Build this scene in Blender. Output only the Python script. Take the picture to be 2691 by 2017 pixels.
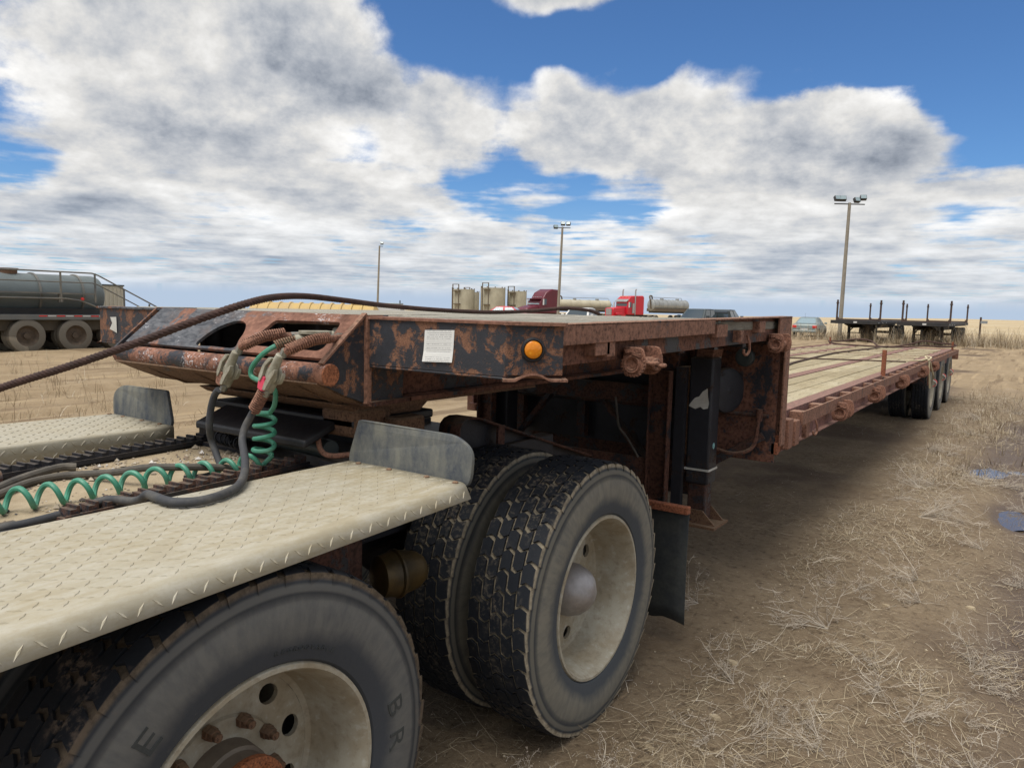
import bpy, bmesh, math, random
import numpy as np
from mathutils import Vector, Matrix, noise
R=math.radians
random.seed(7)
for o in list(bpy.data.objects): bpy.data.objects.remove(o)
sc=bpy.context.scene; COL=sc.collection
# ------------------------------------------------------------------ camera
CAMZ=1.62; YAW,PITCH,ROLL=R(34.7),R(5.88),R(1.43)
fw=Vector((-math.sin(YAW)*math.cos(PITCH),math.cos(YAW)*math.cos(PITCH),-math.sin(PITCH)))
rt0=Vector((math.cos(YAW),math.sin(YAW),0)); up0=rt0.cross(fw)
rt=rt0*math.cos(ROLL)+up0*math.sin(ROLL); up=rt.cross(fw)
cd=bpy.data.cameras.new('camera'); cam=bpy.data.objects.new('camera',cd); COL.objects.link(cam)
cam.matrix_world=Matrix(((rt.x,up.x,-fw.x,0),(rt.y,up.y,-fw.y,0),(rt.z,up.z,-fw.z,CAMZ),(0,0,0,1)))
cd.sensor_width=36; cd.lens=26.12; cd.clip_start=.05; cd.clip_end=9000
sc.camera=cam
# ------------------------------------------------------------------ world: blue sky with broken cumulus
SUN_EL,SUN_AZ=R(68),R(-170)          # azimuth measured from +Y towards +X
w=bpy.data.worlds.new('World'); sc.world=w; w.use_nodes=True
nt=w.node_tree; nt.nodes.clear()
class G:
    """tiny node-graph helper"""
    def __init__(s,nt): s.nt=nt
    def n(s,t,**k):
        nd=s.nt.nodes.new(t)
        for a,b in k.items(): setattr(nd,a,b)
        return nd
    def _in(s,sock,v):
        if v is None: return
        if isinstance(v,bpy.types.NodeSocket): s.nt.links.new(v,sock)
        else: sock.default_value=v
    def m(s,op,a,b=None,c=None,clamp=False):
        nd=s.n('ShaderNodeMath',operation=op,use_clamp=clamp)
        for i,v in enumerate((a,b,c)): s._in(nd.inputs[i],v)
        return nd.outputs[0]
    def vm(s,op,a,b=None,sc=None):
        nd=s.n('ShaderNodeVectorMath',operation=op); s._in(nd.inputs[0],a); s._in(nd.inputs[1],b)
        if sc is not None: s._in(nd.inputs['Scale'],sc)
        return nd.outputs['Value'] if op in('DOT_PRODUCT','LENGTH') else nd.outputs['Vector']
    def mr(s,v,a,b,c=0.,d=1.,smooth=False):
        nd=s.n('ShaderNodeMapRange',interpolation_type='SMOOTHSTEP' if smooth else 'LINEAR'); nd.clamp=True
        for i,x in enumerate((v,a,b,c,d)): s._in(nd.inputs[i],x)
        return nd.outputs[0]
    def mix(s,f,a,b,blend='MIX'):
        nd=s.n('ShaderNodeMix',data_type='RGBA',blend_type=blend); s._in(nd.inputs[0],f)
        for i,x in ((6,a),(7,b)):
            if isinstance(x,(tuple,list)) and len(x)==3: x=(*x,1)
            s._in(nd.inputs[i],x)
        return nd.outputs[2]
    def noise(s,vec,scale,detail=4,rough=.55,lac=2.,dist=0.,out='Fac'):
        nd=s.n('ShaderNodeTexNoise'); s._in(nd.inputs['Vector'],vec)
        for k,v in (('Scale',scale),('Detail',detail),('Roughness',rough),('Lacunarity',lac),('Distortion',dist)): s._in(nd.inputs[k],v)
        return nd.outputs[out]
    def sep(s,v):
        nd=s.n('ShaderNodeSeparateXYZ'); s._in(nd.inputs[0],v); return nd.outputs
    def comb(s,x,y,z):
        nd=s.n('ShaderNodeCombineXYZ')
        for i,v in enumerate((x,y,z)): s._in(nd.inputs[i],v)
        return nd.outputs[0]
    def vor(s,vec,scale,feature='F1',out='Distance',rand=1.):
        nd=s.n('ShaderNodeTexVoronoi',feature=feature); s._in(nd.inputs['Vector'],vec); s._in(nd.inputs['Scale'],scale); s._in(nd.inputs['Randomness'],rand)
        return nd.outputs[out]
g=G(nt)
tc=g.n('ShaderNodeTexCoord'); d=g.vm('NORMALIZE',tc.outputs['Generated'])
dz=g.sep(d)[2]; dzc=g.m('MAXIMUM',dz,.018)
sky=g.n('ShaderNodeTexSky',sky_type='NISHITA'); sky.sun_disc=False; sky.sun_elevation=SUN_EL; sky.sun_rotation=SUN_AZ%(2*math.pi)
sky.altitude=600; sky.air_density=1.0; sky.dust_density=.35; sky.ozone_density=2.2
BLOBS=[(-0.653,0.684,0.326,7,-0.22),(-0.612,0.740,0.280,7,-0.2),(-0.546,0.785,0.293,5,-0.15),(-0.346,0.883,0.318,7,-0.2),(-0.257,0.909,0.328,8,-0.24),(-0.163,0.932,0.323,9,-0.26),(-0.067,0.950,0.305,10,-0.26),(-0.033,0.974,0.226,5,-0.20),(-0.589,0.790,0.174,4,-0.16),(-0.505,0.848,0.162,3.5,-0.16),(-0.421,0.894,0.154,3.5,-0.16),(-0.723,0.659,0.209,3,-0.12),(-0.915,0.367,0.167,4.5,-0.2),(-0.331,0.939,0.091,4,-0.1),(-0.437,0.847,0.304,4,-0.12),(-0.498,0.791,0.357,7,0.24),(-0.813,0.516,0.268,15,0.055),(-0.724,0.624,0.294,7,0.14),(-0.887,0.412,0.208,11,0.06),(-0.309,0.923,0.228,12,0.16),(-0.462,0.849,0.258,6,0.14),(-0.152,0.959,0.238,6,0.14),(-0.782,0.607,0.144,16,0.045),(-0.232,0.963,0.140,9,0.1),(-0.608,0.754,0.250,3,0.1),]
BLOBS+=[(-0.574,0.754,0.319,5,-0.24),(-0.445,0.836,0.321,5,-0.24),(-0.394,0.855,0.336,4,-0.15),(-0.497,0.805,0.323,3.2,-.28),(-0.506,0.807,0.304,4.5,-0.3),(-0.432,0.849,0.305,4.5,-0.26),(-0.366,0.877,0.312,4,-0.2),(-0.509,0.827,0.239,5,0.16),(-0.387,0.892,0.235,7,0.15),(-0.604,0.758,0.247,5,0.2),(-0.660,0.709,0.249,4,0.14),(-0.233,0.953,0.193,6,0.1),]
cov=None
for (x,y,z,r,a) in BLOBS:
    v=g.mr(g.vm('DOT_PRODUCT',d,(x,y,z)),math.cos(R(r)),1.,0.,a*(.80 if a<0 else 1.),smooth=True)
    cov=v if cov is None else g.m('ADD',cov,v)
NL=4; CS=.62
sp=g.sep(d)
dq=g.comb(sp[0],sp[1],g.m('MULTIPLY',g.m('LOGARITHM',g.m('ADD',dzc,.05),math.e),.42))   # billows flatten towards the horizon
low=g.mr(dz,.03,.24,1.,0.,smooth=True)
def billow(v):
    n1=g.noise(v,6.0,7,.60,2.1); n2=g.noise(g.vm('MULTIPLY',v,(1.,1.,1.25)),19.,4.5,.54,2.1)
    return g.m('SUBTRACT',g.m('ADD',g.m('MULTIPLY',n1,g.m('SUBTRACT',1.,g.m('MULTIPLY',low,.5))),g.m('MULTIPLY',n2,g.m('MULTIPLY',low,.5))),.5)
puff=billow(dq)
curl=g.m('SUBTRACT',puff,billow(g.vm('ADD',dq,(-.010,.006,.045))))      # lit from above: bright where the billow thins upwards
def big(v): return g.noise(v,3.1,4,.5,2.1)
curl2=g.m('SUBTRACT',big(dq),big(g.vm('ADD',dq,(-.03,.02,.11))))
T=1.; acc=None
for k in range(NL):
    fr=k/(NL-1); h=1+.30*fr
    p=g.vm('SCALE',d,sc=g.m('DIVIDE',h,dzc))
    xyz=g.sep(p)
    q=g.comb(xyz[0],xyz[1],h*1.6+3.1)
    nz=g.noise(q,CS,3.5,.52,2.1,.1)
    den=g.m('ADD',g.m('SUBTRACT',nz,.405+.15*fr**1.3),cov)
    den=g.m('ADD',den,g.m('MULTIPLY',puff,.52+.20*fr))
    al=g.mr(den,-.035,.165-.03*fr,0.,1.,smooth=True)
    thick=g.mr(den,.02,.30-.08*fr,0.,1.)
    base=.62+.16*fr**.8
    bright=g.m('SUBTRACT',.79,g.m('MULTIPLY',thick,.79-base))
    bright=g.m('ADD',bright,g.m('ADD',g.m('MULTIPLY',curl,1.35),g.m('MULTIPLY',curl2,.85)))
    c=g.m('MULTIPLY',al,bright)
    if acc is None: acc=c; T=g.m('SUBTRACT',1.,al)
    else:
        acc=g.m('ADD',acc,g.m('MULTIPLY',T,c)); T=g.m('MULTIPLY',T,g.m('SUBTRACT',1.,al))
cl=g.m('SUBTRACT',1.,T)
cb=g.m('MAXIMUM',g.m('DIVIDE',acc,g.m('MAXIMUM',cl,.001)),.22)
tint=g.mix(g.mr(cb,.3,.7),(.82,.925,1.11),(1.01,1.,.98))
ccol=g.vm('SCALE',tint,sc=g.m('MULTIPLY',cb,9.6))
skyc=g.vm('MULTIPLY',sky.outputs[0],(.52,.78,1.06))
col=g.mix(cl,skyc,ccol)
hz=g.m('MAXIMUM',g.m('MULTIPLY',g.mr(dz,.0,.17,1.,0.,smooth=True),.40),g.mr(dz,.006,.040,1.,0.,smooth=True))
col=g.mix(hz,col,(4.3,5.3,6.7))
w.cycles.sampling_method='MANUAL'; w.cycles.sample_map_resolution=512
bg=g.n('ShaderNodeBackground'); nt.links.new(col,bg.inputs[0]); bg.inputs[1].default_value=.062
ow=g.n('ShaderNodeOutputWorld'); nt.links.new(bg.outputs[0],ow.inputs[0])
# ------------------------------------------------------------------ sun behind thin cloud (soft)
sd=bpy.data.lights.new('sun','SUN'); sd.energy=2.2; sd.angle=R(45); sd.color=(1,.955,.88)
so=bpy.data.objects.new('sun',sd); COL.objects.link(so)
sdir=Vector((math.sin(SUN_AZ)*math.cos(SUN_EL),math.cos(SUN_AZ)*math.cos(SUN_EL),math.sin(SUN_EL)))
so.rotation_euler=sdir.to_track_quat('Z','Y').to_euler(); so.location=(0,0,30)
vs=sc.view_settings; vs.view_transform='Standard'; vs.look='None'; vs.exposure=.84; vs.gamma=1; vs.use_curve_mapping=False
sc.render.engine='CYCLES'
# ------------------------------------------------------------------ mesh helpers
class MB:
    def __init__(s): s.v=[]; s.f=[]
    def add(s,v,f):
        o=len(s.v); s.v+=[tuple(x) for x in v]; s.f+=[tuple(i+o for i in q) for q in f]; return s
    def b(s,x0,x1,y0,y1,z0,z1,M=None):
        v=[Vector((x,y,z)) for z in (z0,z1) for y in (y0,y1) for x in (x0,x1)]
        if M is not None: v=[M@p for p in v]
        return s.add(v,[(0,2,3,1),(4,5,7,6),(0,1,5,4),(2,6,7,3),(0,4,6,2),(1,3,7,5)])
    def bar(s,p0,p1,w,h,upv=(0,0,1)):
        p0,p1=Vector(p0),Vector(p1); d=(p1-p0); L=d.length; d.normalize()
        u=Vector(upv); sd=d.cross(u)
        if sd.length<1e-4: sd=d.cross(Vector((1,0,0)))
        sd.normalize(); u=sd.cross(d)
        v=[p+sd*a*w/2+u*c*h/2 for p in (p0,p1) for a,c in ((-1,-1),(1,-1),(1,1),(-1,1))]
        return s.add(v,[(0,3,2,1),(4,5,6,7),(0,1,5,4),(1,2,6,5),(2,3,7,6),(3,0,4,7)])
    def tube(s,path,r,n=8,cap=True,tw=None):
        P=[Vector(p) for p in path]; m=len(P)
        t0=(P[1]-P[0]).normalized(); a=Vector((0,0,1)) if abs(t0.z)<.9 else Vector((1,0,0))
        nr=(a-t0*a.dot(t0)).normalized(); o=len(s.v)
        for i in range(m):
            t=(P[min(i+1,m-1)]-P[max(i-1,0)])
            t=t.normalized() if t.length>1e-9 else t0
            nr=(nr-t*nr.dot(t)).normalized(); bn=t.cross(nr)
            rr=r[i] if isinstance(r,(list,tuple)) else r
            for j in range(n):
                an=2*math.pi*j/n+(tw*i if tw else 0); k=rr(an) if callable(rr) else rr
                s.v.append(tuple(P[i]+nr*math.cos(an)*k+bn*math.sin(an)*k))
        for i in range(m-1):
            for j in range(n):
                q=(j+1)%n; s.f.append((o+i*n+j,o+i*n+q,o+(i+1)*n+q,o+(i+1)*n+j))
        if cap: s.f.append(tuple(o+j for j in range(n))[::-1]); s.f.append(tuple(o+(m-1)*n+j for j in range(n)))
        return s
    def cyl(s,p0,p1,r,n=16,r1=None,cap=True): return s.tube([p0,p1],[r,r if r1 is None else r1],n,cap)
    def lathe(s,prof,n=48,closed=False,M=None):
        """profile (axial x, radius) swept round the X axis"""
        o=len(s.v); m=len(prof)
        for j in range(n):
            a=2*math.pi*j/n; c,d=math.cos(a),math.sin(a)
            for x,r in prof:
                p=Vector((x,r*c,r*d)); s.v.append(tuple(M@p if M is not None else p))
        for j in range(n):
            q=(j+1)%n
            for i in range(m-1+(1 if closed else 0)):
                k=(i+1)%m; s.f.append((o+j*m+i,o+j*m+k,o+q*m+k,o+q*m+i))
        return s
    def prism(s,poly,ax,a0,a1):
        """polygon extruded along axis ax; poly holds the two other coordinates in xyz order"""
        n=len(poly); f=lambda p,a:{0:(a,p[0],p[1]),1:(p[0],a,p[1]),2:(p[0],p[1],a)}[ax]
        v=[f(p,a0) for p in poly]+[f(p,a1) for p in poly]
        fs=[tuple(range(n))[::-1],tuple(range(n,2*n))]+[(i,(i+1)%n,n+(i+1)%n,n+i) for i in range(n)]
        return s.add(v,fs)
    def mesh(s,name,smooth=35):
        me=bpy.data.meshes.new(name); me.from_pydata(s.v,[],s.f); me.update()
        if smooth is not None and len(me.polygons):
            bm=bmesh.new(); bm.from_mesh(me); bmesh.ops.recalc_face_normals(bm,faces=bm.faces); bm.to_mesh(me); bm.free()
            me.polygons.foreach_set('use_smooth',[True]*len(me.polygons)); me.set_sharp_from_angle(angle=R(smooth))
        return me
    def build(s,name,m,parent=None,smooth=35,bev=0,loc=None):
        return obj(name,s.mesh(name,smooth),m,parent,bev,loc)
def obj(name,me,m,parent=None,bev=0,loc=None):
    o=bpy.data.objects.new(name,me); COL.objects.link(o)
    if m is not None and not len(me.materials):
        me.materials.append(M[m] if isinstance(m,str) else m)
    if parent is not None:
        o.parent=parent
        if parent.get('_w') : o.location=-Vector(parent['_w'])
    if loc is not None: o.location=Vector(loc)+(o.location if parent is not None and parent.get('_w') else Vector())
    if bev:
        bm=o.modifiers.new('bevel','BEVEL'); bm.width=bev; bm.segments=2; bm.limit_method='ANGLE'; bm.angle_limit=R(40)
    return o
def tag(o,label,cat,group=None,kind=None):
    if label: o['label']=label
    if cat: o['category']=cat
    if group: o['group']=group
    if kind: o['kind']=kind
    return o
ROOTS=[]
def thing(name,label,cat,loc=(0,0,0),rz=0,group=None,world=False):
    o=bpy.data.objects.new(name,None); COL.objects.link(o); o.empty_display_size=.2
    o.location=loc; o.rotation_euler=(0,0,rz); tag(o,label,cat,group)
    if world: o['_w']=tuple(loc)
    ROOTS.append(o); return o
def struct(o): o['kind']='structure'; return o
def copy_tree(o,parent=None):
    c=o.copy(); COL.objects.link(c); c.parent=parent
    for ch in o.children: copy_tree(ch,c)
    return c
def cr(P,k=8):
    """Catmull-Rom through points"""
    P=[Vector(p) for p in P]; Q=[P[0]*2-P[1]]+P+[P[-1]*2-P[-2]]; out=[]
    for i in range(1,len(Q)-2):
        a,b,c,d=Q[i-1:i+3]
        for j in range(k):
            t=j/k; out.append(.5*((2*b)+(c-a)*t+(2*a-5*b+4*c-d)*t*t+(3*b-a-3*c+d)*t**3))
    out.append(P[-1]); return out
def resample(P,n):
    P=[Vector(p) for p in P]; L=[0]
    for a,b in zip(P,P[1:]): L.append(L[-1]+(b-a).length)
    out=[]; i=0
    for k in range(n):
        t=L[-1]*k/(n-1)
        while i<len(P)-2 and L[i+1]<t: i+=1
        u=(t-L[i])/max(L[i+1]-L[i],1e-9); out.append(P[i].lerp(P[i+1],u))
    return out,L[-1]
def helix(axis,r,turns,n_per=14,ph=0,flat=1.):
    A,L=resample(axis,int(turns*n_per)+1); nr=None; out=[]
    for i,p in enumerate(A):
        t=(A[min(i+1,len(A)-1)]-A[max(i-1,0)]).normalized()
        if nr is None: nr=(Vector((0,0,1)) if abs(t.z)<.8 else Vector((1,0,0)))
        nr=(nr-t*nr.dot(t)).normalized(); bn=t.cross(nr); a=2*math.pi*turns*i/(len(A)-1)+ph
        out.append(p+nr*math.cos(a)*r*flat+bn*math.sin(a)*r)
    return out
# ------------------------------------------------------------------ materials
M={}
def newmat(name):
    m=bpy.data.materials.new(name); m.use_nodes=True; nt=m.node_tree; nt.nodes.clear(); M[name]=m
    g=G(nt); out=g.n('ShaderNodeOutputMaterial'); bs=g.n('ShaderNodeBsdfPrincipled'); nt.links.new(bs.outputs[0],out.inputs[0])
    g.bs=bs; g.tc=g.n('ShaderNodeTexCoord').outputs['Object']
    return g
def fin(g,col=None,rough=None,metal=None,h=None,strength=.4,dist=.01,spec=None):
    b=g.bs
    if col is not None: g._in(b.inputs['Base Color'],(*col,1) if isinstance(col,tuple) and len(col)==3 else col)
    if rough is not None: g._in(b.inputs['Roughness'],rough)
    if metal is not None: g._in(b.inputs['Metallic'],metal)
    if spec is not None: g._in(b.inputs['Specular IOR Level'],spec)
    if h is not None:
        bp=g.n('ShaderNodeBump'); bp.inputs['Strength'].default_value=strength; bp.inputs['Distance'].default_value=dist
        g._in(bp.inputs['Height'],h); g.nt.links.new(bp.outputs[0],b.inputs['Normal'])
def simple(name,c1,c2=None,rough=.7,metal=0.,scale=6.,bump=.15,thr=(.35,.65),spec=None,fine=60.):
    g=newmat(name); n=g.noise(g.tc,scale,6,.6); n2=g.noise(g.tc,fine,4,.6)
    c=g.mix(g.mr(n,*thr),c1,c2 or c1)
    c=g.mix(g.mr(n2,.35,.7,0.,.35),c,tuple(x*.6 for x in c1))
    fin(g,c,g.m('ADD',rough-.1,g.m('MULTIPLY',n2,.2)),metal,n2,bump,.004,spec)
def rust(name,ra=(.20,.068,.033),rb=(.10,.035,.02),black=.5,chips=.0,scale=4.,dusty=.0,bl=(.014,.0145,.018),streak=False):
    """flaking black paint over red-brown rust; black = share of paint left"""
    g=newmat(name); v=g.tc
    if streak: v=g.vm('MULTIPLY',g.tc,(1,1,.35))
    n=g.noise(v,scale,8,.62,2.1,.6); nf=g.noise(g.tc,scale*14,6,.65); nm=g.noise(v,scale*3.3,6,.6)
    c=g.mix(g.mr(nm,.32,.68),ra,rb)
    c=g.mix(g.mr(nf,.42,.72),c,tuple(x*1.5 for x in ra))
    c=g.mix(g.mr(nf,.48,.28),c,tuple(x*.42 for x in rb))
    t=.5+(.5-black)*.5
    mix=g.m('ADD',n,g.m('ADD',g.m('MULTIPLY',g.m('SUBTRACT',nf,.5),.40),g.m('MULTIPLY',g.m('SUBTRACT',nm,.5),.25)))
    pm=g.mr(mix,t-.03,t+.03)
    c=g.mix(pm,c,g.mix(nm,bl,tuple(x*2.2 for x in bl)))
    if chips:
        ch=g.noise(g.vm('MULTIPLY',g.tc,(1.,1.6,1.2)),scale*9,5,.7,2.3,1.2); big=g.noise(g.tc,scale*1.3,3)
        cm=g.m('MULTIPLY',g.mr(ch,.565,.60),g.mr(big,.53-chips*.2,.60-chips*.2))
        c=g.mix(cm,c,(.55,.54,.55))
    if dusty:
        up=g.sep(g.n('ShaderNodeNewGeometry').outputs['Normal'])[2]
        c=g.mix(g.m('MULTIPLY',g.mr(up,.3,.95),g.mr(nm,.3,.7,dusty*.4,dusty)),c,(.30,.23,.15))
    rg=g.m('SUBTRACT',.88,g.m('MULTIPLY',pm,.36))
    hh=g.m('ADD',g.m('MULTIPLY',pm,.5),g.m('MULTIPLY',nf,.6))
    fin(g,c,rg,0.,hh,.55,.004,.35)
g=newmat('rust_nose'); x,y,z=g.sep(g.tc)
n=g.noise(g.tc,2.6,7,.6,2.1,.4); nf=g.noise(g.tc,46,6,.65); nm=g.noise(g.tc,11,6,.62); ns=g.noise(g.vm('MULTIPLY',g.tc,(1.,3.,3.)),17,7,.68,2.2,.7)
c=g.mix(g.mr(nm,.32,.68),(.215,.103,.068),(.15,.070,.046)); c=g.mix(g.mr(nf,.5,.72),c,(.30,.15,.10)); c=g.mix(g.mr(nf,.44,.3),c,(.085,.035,.024))
side=g.mr(x,-1.95,-2.75,-.16,.10); pm=g.mr(g.m('ADD',g.m('ADD',n,side),g.m('MULTIPLY',g.m('SUBTRACT',nm,.5),.25)),.495,.535)
paint=g.mix(g.mr(ns,.38,.62),(.028,.031,.038),(.115,.118,.125)); paint=g.mix(g.mr(nm,.52,.66,0,.6),paint,(.10,.075,.065)); c=g.mix(pm,c,paint)
ch=g.noise(g.vm('MULTIPLY',g.tc,(1.,2.2,2.2)),52,5,.7,2.3,1.); cm=g.m('MULTIPLY',g.mr(ch,.57,.61),g.mr(n,.50,.56)); cm=g.m('MULTIPLY',cm,g.mr(g.noise(g.tc,6.5,3),.46,.58)); c=g.mix(cm,c,(.52,.52,.53))
fin(g,c,g.m('SUBTRACT',.86,g.m('MULTIPLY',pm,.3)),0.,g.m('ADD',g.m('MULTIPLY',pm,.5),g.m('MULTIPLY',nf,.5)),.5,.003,.35)
rust('rust_panel',(.20,.10,.060),(.11,.053,.034),.56,.0,15.,bl=(.020,.021,.025))
rust('rust_rail',(.22,.112,.075),(.14,.070,.048),.22,.0,5.,.3,streak=True)
rust('rust_web',(.155,.07,.045),(.08,.036,.025),.40,.0,4.)
rust('rust_dark',(.10,.045,.03),(.05,.023,.016),.35,.0,5.,.5)
rust('rust_tube',(.225,.108,.070),(.15,.070,.047),.42,.30,5.)
rust('rust_cap',(.27,.10,.048),(.17,.062,.03),.10,.0,9.)
rust('rust_winch',(.225,.110,.072),(.13,.062,.043),.05,.0,9.,.2)
rust('rust_bright',(.24,.085,.042),(.14,.05,.028),.05,.0,8.)
rust('rust_purple',(.20,.10,.085),(.135,.07,.058),.06,.0,3.,.25)
rust('rust_hub',(.25,.085,.032),(.13,.045,.02),.16,.0,14.)
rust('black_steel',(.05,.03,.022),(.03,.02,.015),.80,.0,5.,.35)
rust('under_steel',(.075,.036,.026),(.04,.02,.015),.45,.0,5.,.3)
rust('cleat_steel',(.095,.052,.04),(.055,.032,.025),.5,.0,12.,.3); rust('cleat_black',(.05,.032,.026),(.03,.02,.017),.75,.0,12.,.25)
rust('dirt_steel',(.15,.085,.05),(.09,.05,.032),.15,.0,8.,.5)
# khaki painted checker plate
g=newmat('plate'); n=g.noise(g.tc,2.2,6,.6); n2=g.noise(g.vm('MULTIPLY',g.tc,(3,.7,3)),14,6,.65); n3=g.noise(g.tc,120,3,.6)
c=g.mix(g.mr(n,.35,.66),(.355,.33,.258),(.335,.29,.195)); c=g.mix(g.mr(n2,.44,.66,0,.75),c,(.42,.395,.325)); c=g.mix(g.mr(n2,.46,.26,0,.6),c,(.30,.255,.18))
c=g.mix(g.mr(n3,.5,.75,0,.35),c,(.30,.25,.17)); fin(g,c,g.m('ADD',.5,g.m('MULTIPLY',n2,.3)),0.,n3,.12,.002,.4)
# rubber flap
g=newmat('flap'); n=g.noise(g.vm('MULTIPLY',g.tc,(3,3,1.2)),5,7,.62); n2=g.noise(g.tc,70,5,.65)
c=g.mix(g.mr(n,.36,.74),(.060,.070,.084),(.21,.205,.165)); c=g.mix(g.mr(n2,.50,.75,0,.4),c,(.19,.19,.17)); fin(g,c,.8,0.,n2,.3,.003,.3)
simple('flap_dark',(.028,.033,.036),(.055,.058,.052),.85,0,8,.4)
# tyres: dust in grooves and on the walls
def tyre_mat(name,Rr,dust=(.115,.105,.088),top=(.013,.016,.022),wall=(.050,.051,.052),gro=(.27,.225,.16),band=1.,lugdust=.44,mud=.25):
    g=newmat(name); x,y,z=g.sep(g.tc); r=g.m('SQRT',g.m('ADD',g.m('MULTIPLY',y,y),g.m('MULTIPLY',z,z)))
    n=g.noise(g.tc,4.5,6,.6); n2=g.noise(g.tc,60,6,.68); rad=g.noise(g.comb(g.m('MULTIPLY',r,9),g.m('MULTIPLY',g.m('DIVIDE',y,r),10),g.m('MULTIPLY',g.m('DIVIDE',z,r),10)),1.7,6,.62)
    wave=g.m('ADD',r,g.m('MULTIPLY',g.m('SUBTRACT',n,.5),.10))
    dirt=g.m('MULTIPLY',g.mr(wave,Rr*.68,Rr*.76),g.mr(wave,Rr*.93,Rr*.87))                 # dusty belt on the wall
    c=g.mix(g.m('MULTIPLY',dirt,g.mr(rad,.25,.6,.45,1.)),wall,dust)
    ring=g.m('SINE',g.m('MULTIPLY',r,170)); c=g.mix(g.m('MULTIPLY',g.mr(r,Rr*.86,Rr*.90),.8*band),c,g.mix(g.mr(ring,-.4,.6),tuple(q*.5 for q in wall),tuple(q*.8 for q in dust)))
    trd=g.mr(r,Rr-.026,Rr-.018); c=g.mix(trd,c,g.mix(g.mr(n2,.40,.72),gro,tuple(q*.35 for q in gro)))
    lug=g.mr(r,Rr-.0095,Rr-.0070); dm=g.m('MULTIPLY',g.mr(n2,.50,.64),g.mr(n,lugdust,lugdust+.18)); c=g.mix(lug,c,g.mix(dm,top,(.17,.145,.11)))
    mudm=g.m('MULTIPLY',g.m('MULTIPLY',g.mr(r,Rr*.86,Rr*.96),g.mr(n,.56,.64)),g.mr(n2,.46,.58)); c=g.mix(g.m('MULTIPLY',mudm,mud),c,(.17,.125,.09))
    c=g.mix(g.mr(n2,.66,.74,0,.35),c,(.20,.18,.15))
    fin(g,c,g.m('ADD',.60,g.m('MULTIPLY',n2,.25)),0.,n2,.2,.003,.35)
tyre_mat('tyre',.53,(.185,.172,.138),(.012,.015,.021),(.055,.062,.070),(.33,.28,.20)); tyre_mat('tyre_mud',.53,(.125,.122,.112),(.010,.012,.016),(.045,.050,.058),(.12,.09,.06),1.,.60,.8); tyre_mat('tyre_rib',.50,(.20,.185,.15),(.012,.015,.021),(.10,.095,.085),(.012,.014,.017),.2)
tyre_mat('tyre_far',.50,(.27,.235,.18),(.14,.125,.10),(.22,.195,.15),(.13,.11,.085),.3)
# cream wheel paint with dirt
g=newmat('rim'); n=g.noise(g.tc,7,6,.62); n2=g.noise(g.tc,38,6,.65)
c=g.mix(g.mr(n,.38,.62),(.37,.345,.275),(.29,.245,.17)); c=g.mix(g.mr(n2,.52,.68,0,.55),c,(.20,.16,.11)); c=g.mix(g.mr(n2,.44,.3,0,.5),c,(.48,.47,.42)); fin(g,c,.58,0.,n2,.12,.003,.4)
simple('rim_far',(.105,.075,.05),(.06,.044,.03),.85,0,10)
simple('chrome',(.46,.44,.44),(.34,.32,.31),.55,.85,9,.12)
simple('hub_steel',(.24,.20,.15),(.13,.10,.075),.7,.2,9)
simple('brass',(.11,.07,.022),(.035,.028,.016),.45,.5,9)
simple('hose',(.040,.042,.047),(.115,.107,.092),.72,0,9,.25,(.46,.66))
simple('hose_dusty',(.125,.11,.088),(.06,.055,.048),.85,0,12,.3)
simple('green_cable',(.055,.26,.165),(.10,.26,.185),.48,0,14,.1,(.45,.7))
simple('galv',(.36,.345,.27),(.25,.22,.16),.66,.1,30,.35)
simple('fitting',(.20,.21,.20),(.30,.28,.22),.55,.4,30,.3)
simple('pink',(.72,.045,.11),(.62,.06,.10),.5,0,40)
simple('rope_rust',(.072,.036,.028),(.040,.022,.018),.85,0,25,.4)
simple('rope_far',(.085,.045,.033),(.05,.026,.02),.85,0,10)
simple('sand',(.42,.34,.225),(.31,.24,.15),.95,0,14,.7,fine=220.)
simple('wood_grey',(.40,.37,.30),(.25,.22,.17),.9,0,9,.5)
simple('white_tag',(.62,.62,.58),(.50,.48,.42),.6)
simple('teal_tag',(.20,.44,.46),(.26,.46,.46),.6)
simple('red_tape',(.42,.045,.035),(.34,.05,.04),.6)
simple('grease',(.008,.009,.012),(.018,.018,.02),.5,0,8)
simple('frayed',(.58,.50,.33),(.50,.42,.26),.9)
def amber():
    g=newmat('amber'); v=g.vor(g.tc,75,'F1','Distance'); c=g.mix(g.mr(v,.12,.4),(.85,.36,.02),(.72,.23,.005)); fin(g,c,.25,0.,v,.3,.002,.6)
amber()
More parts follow.
